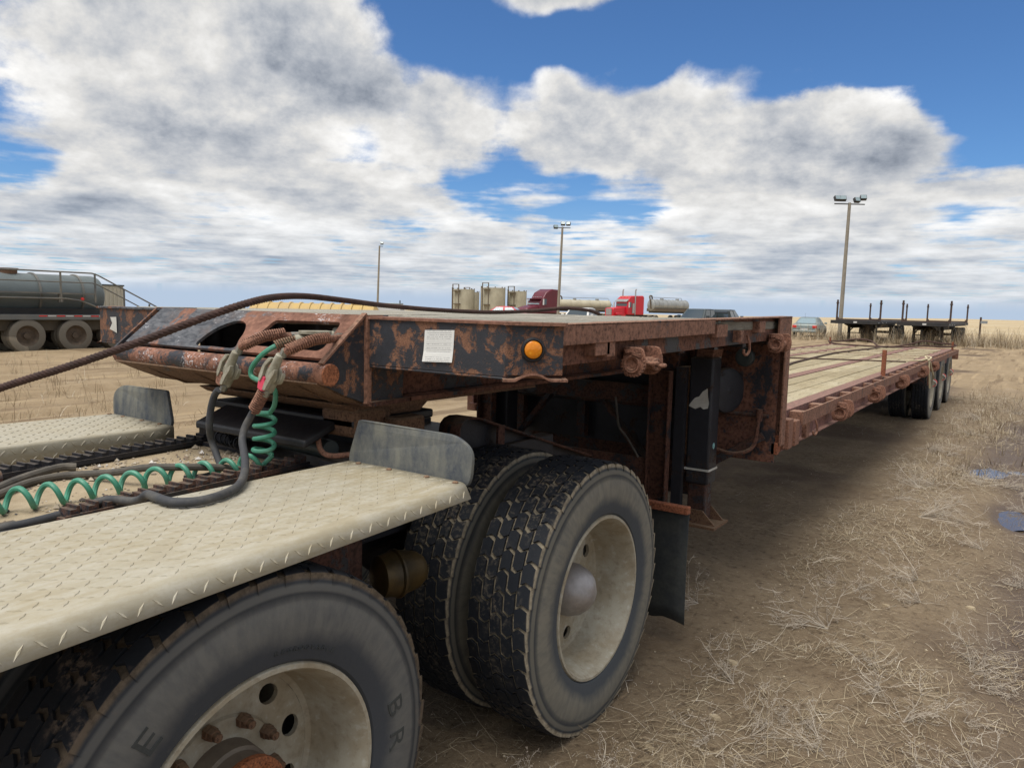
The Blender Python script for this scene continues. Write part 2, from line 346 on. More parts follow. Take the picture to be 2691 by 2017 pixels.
def planks(name,ca,cb,cc,seed=0):
    g=newmat(name); oi=g.n('ShaderNodeObjectInfo').outputs['Random']
    v=g.vm('ADD',g.vm('MULTIPLY',g.tc,(9,.8,9)),g.comb(g.m('MULTIPLY',oi,31),g.m('MULTIPLY',oi,17),0))
    n=g.noise(v,4.5,8,.68,2.2,.5); n2=g.noise(g.vm('MULTIPLY',g.tc,(1,.5,1)),2.3,5,.6); nf=g.noise(g.vm('MULTIPLY',v,(2,1.4,2)),12,5,.7)
    c=g.mix(g.mr(n,.36,.66),ca,cb); c=g.mix(g.mr(n2,.45,.68,0,.7),c,cc); c=g.mix(g.mr(nf,.55,.68,0,.75),c,tuple(x*.28 for x in ca))
    gr=g.noise(g.vm('MULTIPLY',g.tc,(3.,.55,3.)),7,7,.7,2.2,.4); c=g.mix(g.mr(gr,.54,.64,0,.7),c,tuple(x*.45 for x in ca)); sp=g.noise(g.tc,26,5,.7); c=g.mix(g.mr(sp,.60,.66,0,.75),c,tuple(x*.30 for x in ca))
    c=g.mix(g.m('MULTIPLY',oi,.45),c,tuple(x*.65 for x in cb)); fin(g,c,.92,0.,g.m('ADD',n,nf),.75,.008,.2)
planks('plank_grey',(.40,.38,.32),(.27,.25,.205),(.46,.43,.36)); planks('plank_tan',(.44,.375,.24),(.33,.265,.16),(.52,.46,.33))
# printed notice: rules and rows of small print
g=newmat('notice'); uv=g.n('ShaderNodeUVMap').outputs[0]; u,v,_=g.sep(uv)
row=g.m('FRACT',g.m('MULTIPLY',v,17)); ln=g.m('MULTIPLY',g.mr(row,.30,.36),g.mr(row,.66,.60)); wd=g.noise(g.comb(g.m('MULTIPLY',u,34),g.m('FLOOR',g.m('MULTIPLY',v,17)),0),1.4,2,.6)
side=g.m('MULTIPLY',g.mr(u,.08,.09),g.mr(u,.92,.91)); txt=g.m('MULTIPLY',g.m('MULTIPLY',ln,g.mr(wd,.42,.5)),side)
big=g.noise(g.comb(g.m('FLOOR',g.m('MULTIPLY',v,17)),2.2,0),1.7,0); txt=g.m('MULTIPLY',txt,g.mr(big,.40,.52))
fr=g.m('MULTIPLY',g.m('MULTIPLY',g.mr(u,.06,.065),g.mr(u,.94,.935)),g.m('MULTIPLY',g.mr(v,.30,.305),g.mr(v,.66,.655)))
rl=g.m('MULTIPLY',fr,g.mr(g.m('ABSOLUTE',g.m('SUBTRACT',g.m('FRACT',g.m('MULTIPLY',v,9)),.5)),.06,.04))
c=g.mix(g.m('MAXIMUM',g.m('MULTIPLY',txt,.8),g.m('MULTIPLY',rl,.6)),(.70,.70,.67),(.12,.12,.13)); fin(g,c,.55,0.)
# background paints
simple('tank_grey',(.14,.165,.165),(.105,.125,.125),.5,0,1.2,.05); simple('tank_under',(.03,.03,.03),(.045,.042,.038),.8,0,2)
simple('bed_grey',(.11,.12,.12),(.15,.145,.13),.6,0,2); simple('rail_grey',(.10,.105,.105),(.2,.185,.15),.6,0,2)
simple('chassis_dirt',(.12,.10,.072),(.075,.062,.046),.9,0,2); simple('flap_tan',(.46,.38,.27),(.30,.14,.06),.8,0,5)
simple('cream',(.50,.48,.39),(.42,.40,.32),.75,0,.8); simple('tank_cream',(.44,.405,.30),(.34,.31,.23),.75,0,.7,.1,(.4,.6)); simple('yellow',(.52,.36,.12),(.44,.31,.14),.7,0,1.5)
simple('burgundy',(.13,.012,.026),(.10,.011,.022),.32,0,1); simple('red_paint',(.55,.014,.03),(.48,.016,.03),.32,0,1); simple('white_paint',(.62,.62,.60),(.5,.49,.46),.5,0,1)
simple('steel_tank',(.36,.37,.36),(.27,.275,.265),.45,.3,.8); simple('silver_green',(.235,.275,.26),(.21,.245,.235),.38,.35,1); simple('dark_paint',(.045,.06,.062),(.035,.045,.048),.4,0,1)
simple('black_paint',(.016,.016,.018),(.03,.027,.024),.65,0,3); simple('lens_red',(.62,.03,.025),None,.3); simple('pole',(.30,.27,.215),(.235,.205,.16),.9,0,2.5,.3); simple('lamp_dark',(.03,.032,.034),(.05,.05,.05),.6)
simple('brown_pipe',(.14,.105,.068),(.09,.07,.05),.8); simple('stake_brown',(.085,.05,.036),(.05,.034,.028),.85)
g=newmat('glass'); fin(g,(.045,.06,.065),.06,0.,None,spec=.7); g.bs.inputs['Coat Weight'].default_value=.6
g=newmat('glass_light'); fin(g,(.24,.31,.33),.08,0.,None,spec=.8)
# ------------------------------------------------------------------ ground
def fbm(x,y,s,o=4):
    a=0;k=1;q=1
    for _ in range(o): a+=k*noise.noise((x*s*q,y*s*q,1.7)); k*=.5; q*=2.03
    return a
def rut(x,y):
    """wheel tracks of the yard: run roughly along Y left of the trailer, along X behind it"""
    m=0.
    if x<-5.2:
        a=x+.10*y+.5*noise.noise((x*.05,y*.08,4.))
        m+=.085*math.sin(a*3.1+1.5*noise.noise((x*.2,y*.15,9)))*min(1,(-5.2-x)/2)*(.35+.65*max(0,noise.noise((x*.12,y*.05,2))+.4))
        m+=.03*math.sin(a*8.3)*min(1,(-5.2-x)/2)
    if y>19:
        b=y+.05*x; m+=.05*math.sin(b*2.3+noise.noise((x*.1,y*.1,3))*2)*min(1,(y-19)/4)*(.4+.6*max(0,noise.noise((x*.04,y*.1,8))+.3))
    return m if abs(x)<90 and y<120 else 0.
PUD=[(-.33,9.5,.20,.42),(.02,10.1,.20,.20),(-.03,7.6,.17,.42),(.16,7.3,.22,.28)]
def gh(x,y):
    near=abs(x)<60 and -20<y<90
    h=(.05*fbm(x,y,.25,3)+.014*fbm(x,y,1.9,4)) if near else 0.
    h+=rut(x,y)
    # the prairie falls away beyond the yard: soonest to the left, hardly at all to the right
    r=math.hypot(x,y)
    if r>100 and y>-40:
        th=math.degrees(math.atan2(-x,y)-YAW)
        k=float(np.interp(th,(-30,-24,-12,4,14,24,40),(.0003,.0022,.0046,.0048,.0088,.0135,.0140))); c=max(112,1.62/k)
        if r>c: h-=min(70,.03*(r-c)*min(1,(r-c)/60))
    # wheel-worn hollow along the right edge of the frame
    h-=.055*math.exp(-((x-.25+.04*(y-8))/.55)**2)*(1 if 4<y<16 else math.exp(-min(abs(y-4),abs(y-16))))
    if 6<y<11.5 and abs(x)<1.4:
        for px,py,rx,ry in PUD: h-=.055*math.exp(-((x-px)/rx)**2-((y-py)/ry)**2)
    # settle under the tractor and trailer wheels
    for wy in (.96,2.51,13.6,15.1,16.6):
        for wx in (-1.5,-3.4):
            d2=((x-wx)/.5)**2+((y-wy)/.45)**2
            if d2<9: h*=1-math.exp(-d2)
    return h
def rng(a,b,s): return list(np.arange(a,b,s))
xs=[-4000,-2500,-1500,-1000]+rng(-700,-100,25)+rng(-100,-45,3)+rng(-45,-26,.7)+rng(-26,-5,.22)+rng(-5,-1.6,.13)+rng(-1.6,1.4,.06)+rng(1.4,4,.3)+rng(4,40,2.5)+rng(45,200,15)+[300,800,2000,4000]
ys=[-400,-100,-30,-10,-4,-1]+rng(0,1.6,.2)+rng(1.6,14,.07)+rng(14,22,.14)+rng(22,70,.5)+rng(70,130,3)+rng(130,700,22)+[800,1200,2200,5000]
vv=[]; 
for y in ys:
    for x in xs: vv.append((x,y,gh(x,y)))
nx=len(xs); ff=[(j*nx+i,j*nx+i+1,(j+1)*nx+i+1,(j+1)*nx+i) for j in range(len(ys)-1) for i in range(nx-1)]
me=bpy.data.meshes.new('ground'); me.from_pydata(vv,[],ff); me.polygons.foreach_set('use_smooth',[True]*len(ff))
g=newmat('ground'); P=g.tc; x,y,z=g.sep(P)
n1=g.noise(P,.35,6,.6); n2=g.noise(P,2.6,7,.65); n3=g.noise(P,23,6,.7); n4=g.noise(P,140,3,.6)
trk=g.noise(g.vm('MULTIPLY',P,(1.1,.10,1)),1.6,6,.62)
yard=g.mix(g.mr(trk,.36,.64),(.315,.235,.142),(.23,.166,.096)); yard=g.mix(g.mr(n2,.42,.66,0,.5),yard,(.345,.265,.168)); tr2=g.noise(g.vm('MULTIPLY',P,(1.,.06,1)),2.6,5,.6); yard=g.mix(g.mr(tr2,.54,.62,0,.75),yard,(.155,.105,.06)); yard=g.mix(g.mr(g.noise(g.vm('MULTIPLY',P,(1.,.05,1)),5.5,4,.6),.56,.66,0,.6),yard,(.40,.30,.18))
soil=g.mix(g.mr(n2,.34,.66),(.185,.135,.084),(.235,.178,.114)); soil=g.mix(g.mr(n1,.42,.6,0,.6),soil,(.195,.145,.092))
soil=g.mix(g.mr(n3,.55,.68,0,.5),soil,(.30,.245,.165)); soil=g.mix(g.mr(n4,.64,.72,0,.8),soil,(.40,.34,.24)); soil=g.mix(g.mr(n3,.47,.33,0,.8),soil,(.070,.047,.028)); soil=g.mix(g.mr(g.noise(P,1.1,6,.65),.48,.64,0,.55),soil,(.115,.076,.043))
nearm=g.m('MULTIPLY',g.mr(g.m('ADD',x,g.m('MULTIPLY',n1,2.5)),-5.2,-3.2),g.mr(g.m('ADD',y,g.m('MULTIPLY',n1,4.)),24,19))
c=g.mix(nearm,yard,soil)
# water-darkened mud: low wheel track right of the trailer; patchy darker soil below the step deck
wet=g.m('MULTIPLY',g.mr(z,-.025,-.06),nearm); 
underdeck=g.m('MULTIPLY',g.m('MULTIPLY',g.mr(x,-3.9,-3.0),g.mr(x,-1.0,-1.5)),g.m('MULTIPLY',g.mr(y,5.0,6.5),g.mr(n1,.50,.56)))
wetdark=g.m('MAXIMUM',wet,g.m('MULTIPLY',underdeck,.85)); c=g.mix(wetdark,c,g.mix(n2,(.085,.060,.040),(.13,.088,.06)))
field=g.mix(g.mr(g.noise(P,.02,4,.6),.4,.6),(.46,.375,.24),(.40,.30,.17)); c=g.mix(g.mr(g.m('ADD',y,g.m('MULTIPLY',n1,30)),75,100),c,field)
fin(g,c,g.m('SUBTRACT',.93,g.m('MULTIPLY',wet,.42)),0.,g.m('ADD',g.m('MULTIPLY',n3,1.),g.m('ADD',g.m('MULTIPLY',n2,1.4),g.m('MULTIPLY',trk,.7))),.8,.035,.3)
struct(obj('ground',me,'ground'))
# puddles: level water sheets in the low spots
g=newmat('water'); n=g.noise(g.tc,9,3); fin(g,(.10,.075,.05),.05,0.,None,spec=.5)
for i,(px,py,rx,ry) in enumerate(PUD):
    zl=gh(px,py)+.017; mb=MB(); k=40
    ring=[(px+math.cos(a)*rx*1.25*(1+.15*math.sin(3*a+i)),py+math.sin(a)*ry*1.25*(1+.1*math.sin(5*a+2*i)),zl) for a in [2*math.pi*j/k for j in range(k)]]
    mb.add(ring,[tuple(range(k))]); struct(mb.build('puddle','water',smooth=None))
# ------------------------------------------------------------------ straw and weeds
g=newmat('straw'); ri=g.n('ShaderNodeNewGeometry').outputs['Random Per Island']; c=g.mix(ri,(.26,.20,.118),(.42,.355,.25)); c=g.mix(g.mr(ri,.45,.15),c,(.165,.115,.07)); c=g.mix(g.mr(ri,.90,.93),c,(.54,.48,.39)); fin(g,c,.9,0.,None,spec=.2)
g=newmat('twig'); ri=g.n('ShaderNodeNewGeometry').outputs['Random Per Island']; c=g.mix(ri,(.30,.25,.195),(.52,.46,.38)); fin(g,c,.95,0.,None,spec=.2)
def blade(mb,p,az,L,wd,lift,bend=0.,seg=2,roll=0.):
    d=Vector((math.cos(az),math.sin(az),0)); s=Vector((-d.y,d.x,0)); o=len(mb.v)
    s=(s*math.cos(roll)+Vector((0,0,1))*math.sin(roll))
    for i in range(seg+1):
        t=i/seg; q=p+d*L*t+s*bend*L*t*t+Vector((0,0,1))*(lift*L*math.sin(t*1.6))
        k=wd*(1-.55*t)/2
        mb.v+= [tuple(q-s*k),tuple(q+s*k)]
    for i in range(seg): mb.f.append((o+2*i,o+2*i+1,o+2*i+3,o+2*i+2))
rnd=random.Random(11)
def dens(x,y):
    v=noise.noise((x*.9,y*.6,5.))+.6*noise.noise((x*2.3,y*2.3,8.))
    d=.30+1.4*v
    if x<-1.15: d*=.16 if y>2.9 else .35
    d*=min(1,max(.08,1-max(0,math.exp(-((x-.3)/.42)**2)*.9)*(1 if 5<y<12 else .5)))
    if y<3.6 and x<-.35: d*=.42
    return d
mb=MB(); cnt=0
while cnt<54000:
    y=1.6+17.5*rnd.random()**1.9; x=-2.1+ (3.6+.12*y)*rnd.random()
    if rnd.random()>dens(x,y): continue
    cnt+=1; z=gh(x,y)
    f=1+.10*y
    L=rnd.uniform(.02,.11)*(1. if rnd.random()<.9 else 2.2); base=.6+1.3*noise.noise((x*.8,y*.8,1.))
    blade(mb,Vector((x,y,z+.002+rnd.random()*.012)),base*2.2+rnd.gauss(0,.9),L,rnd.uniform(.0010,.0026)*f**.6,rnd.uniform(0,.10) if rnd.random()<.88 else rnd.uniform(.2,.6),rnd.uniform(-.7,.7),2,rnd.uniform(-.5,.5))
o=mb.build('dry_straw','straw',smooth=None); tag(o,'pale dry straw strewn over the mud beside the trailer',None,kind='stuff')
# small pale chaff, clods and pebbles
mb=MB()
def pebble(mb,p,r):
    o=len(mb.v)
    for dx,dy,dz in ((1,0,0),(0,1,0),(-1,0,0),(0,-1,0),(0,0,1),(0,0,-1)):
        k=r*rnd.uniform(.6,1.3); mb.v.append((p[0]+dx*k,p[1]+dy*k,p[2]+dz*k*.7))
    for a,b in ((0,1),(1,2),(2,3),(3,0)): mb.f+=[(o+a,o+b,o+4),(o+b,o+a,o+5)]
for _ in range(26000):
    y=1.5+9*rnd.random()**2.2; x=-2.2+3.6*rnd.random()
    if noise.noise((x*1.3,y*1.3,3.))+.45<rnd.random()*.9: continue
    pebble(mb,(x,y,gh(x,y)),rnd.uniform(.0012,.0032) if rnd.random()<.95 else rnd.uniform(.004,.009))
g=newmat('chaff'); ri=g.n('ShaderNodeNewGeometry').outputs['Random Per Island']; c=g.mix(ri,(.20,.155,.10),(.50,.43,.31)); fin(g,c,.95,0.,None,spec=.2)
tag(mb.build('ground_chaff','chaff',smooth=None),'small pale chaff and clods scattered on the soil',None,kind='stuff')
# individual dead weeds: branching, seed-headed
def weed_mesh(seed,n,h,lean,sub):
    r=random.Random(seed); mb=MB()
    def stem(p,d,L,wd,depth):
        P=[Vector(p)]; q=Vector(p); dd=Vector(d).normalized()
        for i in range(4):
            dd=(dd+Vector((r.gauss(0,.34),r.gauss(0,.34),r.gauss(0,.22)-.05))).normalized(); q=q+dd*L/4; 
            if q.z<.004: q.z=.004
            P.append(q.copy())
        mb.tube(P,[wd*(1-.17*i) for i in range(5)],3,False)
        if depth:
            for _ in range(sub):
                t=r.randint(1,4); nd=(dd+Vector((r.gauss(0,.7),r.gauss(0,.7),r.gauss(.1,.5)))).normalized(); stem(P[t],nd,L*r.uniform(.25,.5),wd*.65,depth-1)
        else:
            for _ in range(2):
                pp=P[r.randint(2,4)]; k=wd*3.0; o=len(mb.v); mb.v+=[tuple(pp+Vector((k,0,0))),tuple(pp+Vector((-k*.5,k,0))),tuple(pp+Vector((-k*.5,-k,0))),tuple(pp+Vector((0,0,k*1.3)))]; mb.f+=[(o,o+1,o+3),(o+1,o+2,o+3),(o+2,o,o+3)]
    for i in range(n):
        a=math.atan2(lean[1],lean[0])+r.gauss(0,.9); el=r.uniform(.1,1.0); d=Vector((math.cos(a)*math.cos(el)+lean[0],math.sin(a)*math.cos(el)+lean[1],math.sin(el)))
        stem((r.gauss(0,.003),r.gauss(0,.003),0),d,h*r.uniform(.5,1.1),.0021,2)
    return mb.mesh('dry_weed',None)
WM=[weed_mesh(3,12,.32,(.5,.3),4),weed_mesh(5,9,.25,(-.3,.5),4),weed_mesh(8,6,.18,(.3,-.5),4),weed_mesh(13,13,.42,(.7,.1),4)]
for m_ in WM: m_.materials.append(M['twig'])
WSPOT=[(-.62,6.75,3,1.25,.2,'tallest bleached seed-headed weed leaning beside the trailer side rail'),(-.75,4.05,0,1.15,2.3,'dense ash-grey tangle of dead weed lying beyond the mudflap'),(-.95,3.15,1,.9,.7,None),(-1.12,2.22,2,.9,1.0,'thin dead weed twigs against the rear drive tyre tread'),(-.72,2.42,2,.85,4.0,None),(-1.42,3.95,0,.8,3.1,'dark matted dead weed in the shade near the landing leg'),(-.30,3.3,1,.9,5.2,None),(-.05,3.9,2,1.0,.4,None),(-.45,5.2,1,1.1,2.2,None),(.12,5.6,2,1.,4.4,None),(-.28,8.6,3,.9,1.2,None),(-.95,10.6,3,1.0,5.0,'dry weed standing in front of the trailer tyres'),(-.60,12.3,0,1.2,.8,None),(-.5,14.2,3,1.1,2.8,None),(-.1,16.,0,1.4,4.1,None),(-.9,2.7,2,.8,5.5,None),(-1.3,2.02,2,.7,3.3,None),(-.52,2.9,1,.7,1.9,None),(.35,12.5,3,1.,3.7,None),(-.75,8.,1,1.3,.5,None),(-.15,6.2,1,.9,1.4,None)]
_r=random.Random(21)
for _ in range(34):
    yy=2.0+8.5*_r.random()**1.6; WSPOT.append((_r.uniform(-1.15,.1)+.03*yy,yy,_r.choice((0,1,2,2)),_r.uniform(.55,1.05),_r.uniform(0,6.28),None))
for (x,y,k,s_,rz,lb) in WSPOT:
    o=obj('dry_weed',WM[k],None); o.location=(x,y,gh(x,y)); o.scale=(s_,s_,s_); o.rotation_euler=(0,0,rz)
    kind=('tangled ash-grey dead weed','leaning dead weed','sparse dead weed with few twigs','tall seed-headed dead weed')[k]
    place=('against the rear drive tyre' if y<2.6 and x<-.55 else 'beyond the mudflap' if y<4.6 and x<-.35 else 'near the trailer tyres' if y>8.8 else 'beside the puddled wheel track' if x>-.12 and y>4.6 else 'along the trailer side rail' if x<-.45 else 'on the open straw-covered mud')
    tag(o,lb or (('small ' if s_<.8 else '')+kind+' '+place),'weed','dead weeds on the ground')
# a few pale flat stones
g0=MB(); rr=random.Random(4)
for i,(x,y,s_) in enumerate([(-1.02,3.35,.035),(-.93,2.85,.028),(-.66,2.62,.03),(-1.05,2.48,.022),(-.15,4.9,.03),(-.55,4.6,.025),(-.35,2.75,.022)]):
    mb=MB(); k=9; zz=gh(x,y)
    ring=[(x+math.cos(a)*s_*rr.uniform(.7,1.2),y+math.sin(a)*s_*.6*rr.uniform(.7,1.2)) for a in [2*math.pi*j/k for j in range(k)]]
    mb.add([(a,b,zz-.004) for a,b in ring]+[(x+(a-x)*.8,y+(b-y)*.8,zz+.009) for a,b in ring],[tuple(range(k,2*k))]+[(j,(j+1)%k,k+(j+1)%k,k+j) for j in range(k)])
    tag(mb.build('flat_stone','sand'),'small pale flat stone lying on the brown mud','stone','flat stones on the mud')
# tufts of standing dry grass: left of the tractor, round the parked flatbeds and along the field edge
def tufts(name,label,spots,h,n,seed):
    r=random.Random(seed); mb=MB()
    for (x,y,sx,sy,k) in spots:
        for _ in range(k):
            px,py=x+r.gauss(0,sx),y+r.gauss(0,sy); pz=gh(px,py); a0=r.uniform(0,6.28)
            for j in range(n):
                blade(mb,Vector((px+r.gauss(0,.05),py+r.gauss(0,.05),pz)),a0+r.gauss(0,1.4),h*r.uniform(.25,.9),.006 if h<.4 else .014,r.uniform(.3,2.4),r.uniform(-.3,.3),3,r.uniform(-.6,.6))
    tag(mb.build(name,'straw',smooth=None),label,None,kind='stuff')
tufts('dry_grass','short dry grass growing in the yard beyond the tractor',[(-9.,3.4,2.6,.8,110),(-13,5.2,3,1.2,110),(-6.5,2.4,1.4,.5,50),(-17,8,3,.8,50)],.17,8,2)
tufts('tall_dry_grass','tall dry grass grown up around the black flatbeds',[(-9.5,50.3,2.2,.7,130),(-5.,49.8,2.0,.8,120),(-2.2,52.5,1.6,1.6,170),(-14,56,3,1.5,80),(1,60,5,3,160)],.62,9,3)
tufts('edge_grass','dry grass on the mud edge by the trailer tyres',[(-.45,13.5,.28,1.3,120),(-.2,17,.5,1.5,90),(.25,11.5,.3,.7,25),(.6,18.5,.8,1.5,60),(-.55,9.6,.18,.8,30)],.075,8,5)
# ------------------------------------------------------------------ wheels
def tyre_mesh(Rr,w,kind,seed=0):
    r=random.Random(seed); mb=MB(); rg=Rr-.010; ni=.597*Rr
    half=[(.40*w,ni),(.455*w,ni+.012),(.49*w,.70*Rr),(.50*w,.78*Rr),(.485*w,.86*Rr),(.465*w,.905*Rr),(.467*w,.915*Rr),(.445*w,.95*Rr)]
    if kind=='rib':
        tread=[(.425*w,Rr-.006)]; e=.40*w; nr=5; pw=2*e/nr; 
        for i in range(nr):
            a=e-i*pw; b=a-pw; tread+=[(a-(.0 if i==0 else .005),Rr),(b+(.0 if i==nr-1 else .005),Rr)]
            if i<nr-1: tread+=[(b+.0045,rg-.002),(b-.0045,rg-.002)]
        tread+=[(-.425*w,Rr-.006)]
    else: tread=[(.43*w,rg-.002),(.40*w,rg),(-.40*w,rg),(-.43*w,rg-.002)]
    prof=half+tread+[(-x,q) for x,q in half[::-1]]
    mb.lathe(prof,96)
    if kind!='rib':
        nrow,n=5,45; pw=.86*w/nrow; ps=2*math.pi/n
        for j in range(nrow):
            xc=-.43*w+pw*(j+.5); fl=1 if j%2 else -1; edge=j in(0,nrow-1)
            for i in range(n):
                t0=(i+.5*(j%2)+(.2*j))*ps; e=.435; v=.16*fl
                P=[(-e,-e+r.uniform(-.03,.03)),(0,-e+v+r.uniform(-.03,.03)),(e,-e+r.uniform(-.03,.03)),(e,e-.02),(0,e+v-.02),(-e,e-.02)]
                if kind=='lug': P=[(a,b*.93) for a,b in P]
                top=[];bot=[]
                for a,b in P:
                    xx=xc+a*pw*.98+.16*pw*b; th=t0+b*ps; dr=0
                    if edge and (a>0)==(j>0) and a!=0: xx+=.018*w*(1 if j>0 else -1); dr=-.007
                    top.append((xx,(Rr+dr)*math.cos(th),(Rr+dr)*math.sin(th)))
                    xb=xx+(.012*w*(1 if j>0 else -1) if edge and (a>0)==(j>0) and a!=0 else 0); rb=rg-.004-(.02 if edge and (a>0)==(j>0) and a!=0 else 0)
                    bot.append((xb,rb*math.cos(th),rb*math.sin(th)))
                o=len(mb.v); mb.v+=top+bot; mb.f.append(tuple(o+q for q in range(6))); mb.f+=[(o+q,o+6+q,o+6+(q+1)%6,o+(q+1)%6) for q in range(6)]
    return mb.mesh('tyre',32)
def rim_mesh(Rb,dish,holes=10,w=.26):
    """dual wheel: bead lip, barrel, recessed disc with hand holes. +X is outboard"""
    mb=MB(); xo=.40*w; xd=xo-dish
    mb.lathe([(xo-.012,Rb-.004),(xo+.006,Rb+.006),(xo+.016,Rb+.002),(xo+.016,Rb-.008),(xo+.004,Rb-.016),(xo-.03,Rb-.026),(xo-.07,Rb-.034),(xd+.03,Rb-.040),(xd+.006,Rb-.050),(xd,Rb-.064)],72)
    mb.lathe([(xo-.012,Rb-.004),(-.40*w,Rb-.004),(-.42*w,Rb+.004)],48)
    ro,ri=Rb-.064,.075; rh=(ro+.155)/2+.005; hr=.0255; k=16
    for s in range(holes):
        a0=2*math.pi*s/holes; da=math.pi/holes; o=len(mb.v); inn=[];out=[]
        for q in range(k):
            t=2*math.pi*q/k; inn.append((rh+hr*math.cos(t),a0+hr*1.15*math.sin(t)/rh))
            cx,cy=math.cos(t),math.sin(t); m=max(abs(cx),abs(cy)); cx/=m; cy/=m
            out.append((rh+cx*((ro-rh) if cx>0 else (rh-.155)),a0+cy*da))
        pt=lambda p,x=xd:(x,p[0]*math.cos(p[1]),p[0]*math.sin(p[1]))
        mb.v+=[pt(p) for p in inn]+[pt(p) for p in out]+[pt(p,xd-.014) for p in inn]
        for q in range(k):
            z=(q+1)%k; mb.f+=[(o+q,o+k+q,o+k+z,o+z),(o+q,o+z,o+2*k+z,o+2*k+q)]
    mb.lathe([(xd,.155),(xd+.008,.15),(xd+.010,.10),(xd+.010,ri),(xd-.03,ri)],48)
    return mb.mesh('wheel',32),xd
def nut_mesh():
    mb=MB(); mb.cyl((0,0,0),(.016,0,0),.018,6); mb.cyl((.016,0,0),(.030,0,0),.0165,6,.014); mb.cyl((.028,0,0),(.042,0,0),.0105,10); return mb.mesh('lug_nut',40)
NUT=nut_mesh(); NUT.materials.append(M['dirt_steel'])
# ------------------------------------------------------------------ step-deck trailer
TX0,TX1=-3.77,-1.15
TR=thing('step_deck_trailer','long rusty step-deck trailer with gooseneck coupled over the tractor','trailer',(-2.46,9.,0),0,None,True)
def zt(y): return 1.574+.0134*(y-1.926)
def slab(mb,x0,x1,y0,y1,d0,d1):
    """box following the slight rise of the gooseneck deck; d = offsets from the rail top"""
    v=[(x,y,(zt(y) if x>-2. else 1.574)+d) for d in (d0,d1) for y in (y0,y1) for x in (x0,x1)]
    return mb.add(v,[(0,2,3,1),(4,5,7,6),(0,1,5,4),(2,6,7,3),(0,4,6,2),(1,3,7,5)])
def curve_plate(outer,holes,th,bev=0):
    cu=bpy.data.curves.new('tmp','CURVE'); cu.dimensions='2D'; cu.fill_mode='BOTH'; cu.extrude=th/2; cu.bevel_depth=bev
    for poly in [outer]+holes:
        sp=cu.splines.new('POLY'); sp.points.add(len(poly)-1); sp.use_cyclic_u=True
        for i,(a,b) in enumerate(poly): sp.points[i].co=(a,b,0,1)
    ob=bpy.data.objects.new('tmp',cu); COL.objects.link(ob); dg=bpy.context.evaluated_depsgraph_get()
    me=bpy.data.meshes.new_from_object(ob.evaluated_get(dg)); bpy.data.objects.remove(ob); bpy.data.curves.remove(cu)
    me.materials.clear(); return me
def arc(cx,cy,rx,ry,a0,a1,n): return [(cx+rx*math.cos(R(a0+(a1-a0)*i/n)),cy+ry*math.sin(R(a0+(a1-a0)*i/n))) for i in range(n+1)]
def smoothpoly(P,k=5):
    Q=P+[P[0]]; out=[]
    n=len(P)
    for i in range(n):
        a,b,c,d=[Vector(P[(i+j)%n]) for j in (-1,0,1,2)]
        for j in range(k):
            t=j/k; q=.5*((2*b)+(c-a)*t+(2*a-5*b+4*c-d)*t*t+(3*b-a-3*c+d)*t**3); out.append((q.x,q.y))
    return out
def roundpoly(P,r,k=4):
    out=[]; n=len(P)
    for i in range(n):
        a,b,c=[Vector(P[(i+j)%n]) for j in (-1,0,1)]
        u=(a-b).normalized(); v=(c-b).normalized(); l=min(r,(a-b).length*.45,(c-b).length*.45); p,q=b+u*l,b+v*l
        for j in range(k+1):
            t=j/k; z=(1-t)**2*p+2*t*(1-t)*b+t*t*q; out.append((z.x,z.y))
    return out
# nose: sloped face plate with two openings (plate coordinates: X, distance down the slope)
SL=Vector((0,-.7625,-.647)); NP=Vector((0,1.80,1.577)); NN=Vector((1,0,0)).cross(SL)
h1=[(-2.602,.205)]+arc(-2.49,.165,.125,.108,180,360,14)[0:0]
h1=roundpoly(smoothpoly([(-2.605,.206),(-2.615,.165),(-2.590,.110),(-2.545,.074),(-2.492,.058),(-2.435,.074),(-2.398,.118),(-2.384,.160),(-2.372,.206),(-2.49,.2065)],4),.004,2)
h2=roundpoly([(-2.318,.185),(-2.292,.045),(-1.938,.040),(-1.915,.168),(-1.932,.188)],.022)
me=curve_plate([(-3.095,0),(-3.095,.219),(-1.872,.219),(-1.872,0)],[h1,h2],.010,.0012)
mt=Matrix(((1,0,0,0),(0,SL.y,NN.y,NP.y),(0,SL.z,NN.z,NP.z),(0,0,0,1))); me.transform(mt)
me.polygons.foreach_set('use_smooth',[False]*len(me.polygons)); obj('nose_plate',me,'rust_nose',TR)
mb=MB(); mb.cyl((-3.145,1.63,1.388),(-1.86,1.627,1.388),.0355,28); mb.cyl((-1.862,1.627,1.388),(-1.842,1.627,1.388),.0365,28)
tb=mb.build('nose_tube','rust_tube',TR,bev=.002)
mb=MB(); mb.cyl((-1.842,1.627,1.388),(-1.836,1.627,1.388),.0362,28); mb.build('end_cap','rust_cap',tb,bev=.002)
# side gussets of the nose
for X,s in ((-1.862,1),(-3.145,-1)):
    mb=MB(); mb.prism([(1.795,1.582),(1.606,1.415),(1.606,1.36),(1.70,1.315),(1.80,1.278),(1.985,1.270),(1.985,1.582)],0,X-.006,X+.006); mb.build('nose_gusset','rust_panel',TR,bev=.002)
    mb=MB(); mb.bar((X+s*.012,1.800,1.279),(X+s*.012,1.800,1.575),.02,.02,(0,1,0)); mb.build('gusset_stiffener','rust_rail',TR)
    if s<0: continue
    mb=MB(); mb.bar((X+s*.004,1.603,1.424),(X+s*.004,1.795,1.586),.022,.007,(0,-.65,.76)); mb.build('gusset_edge','rust_rail',TR)
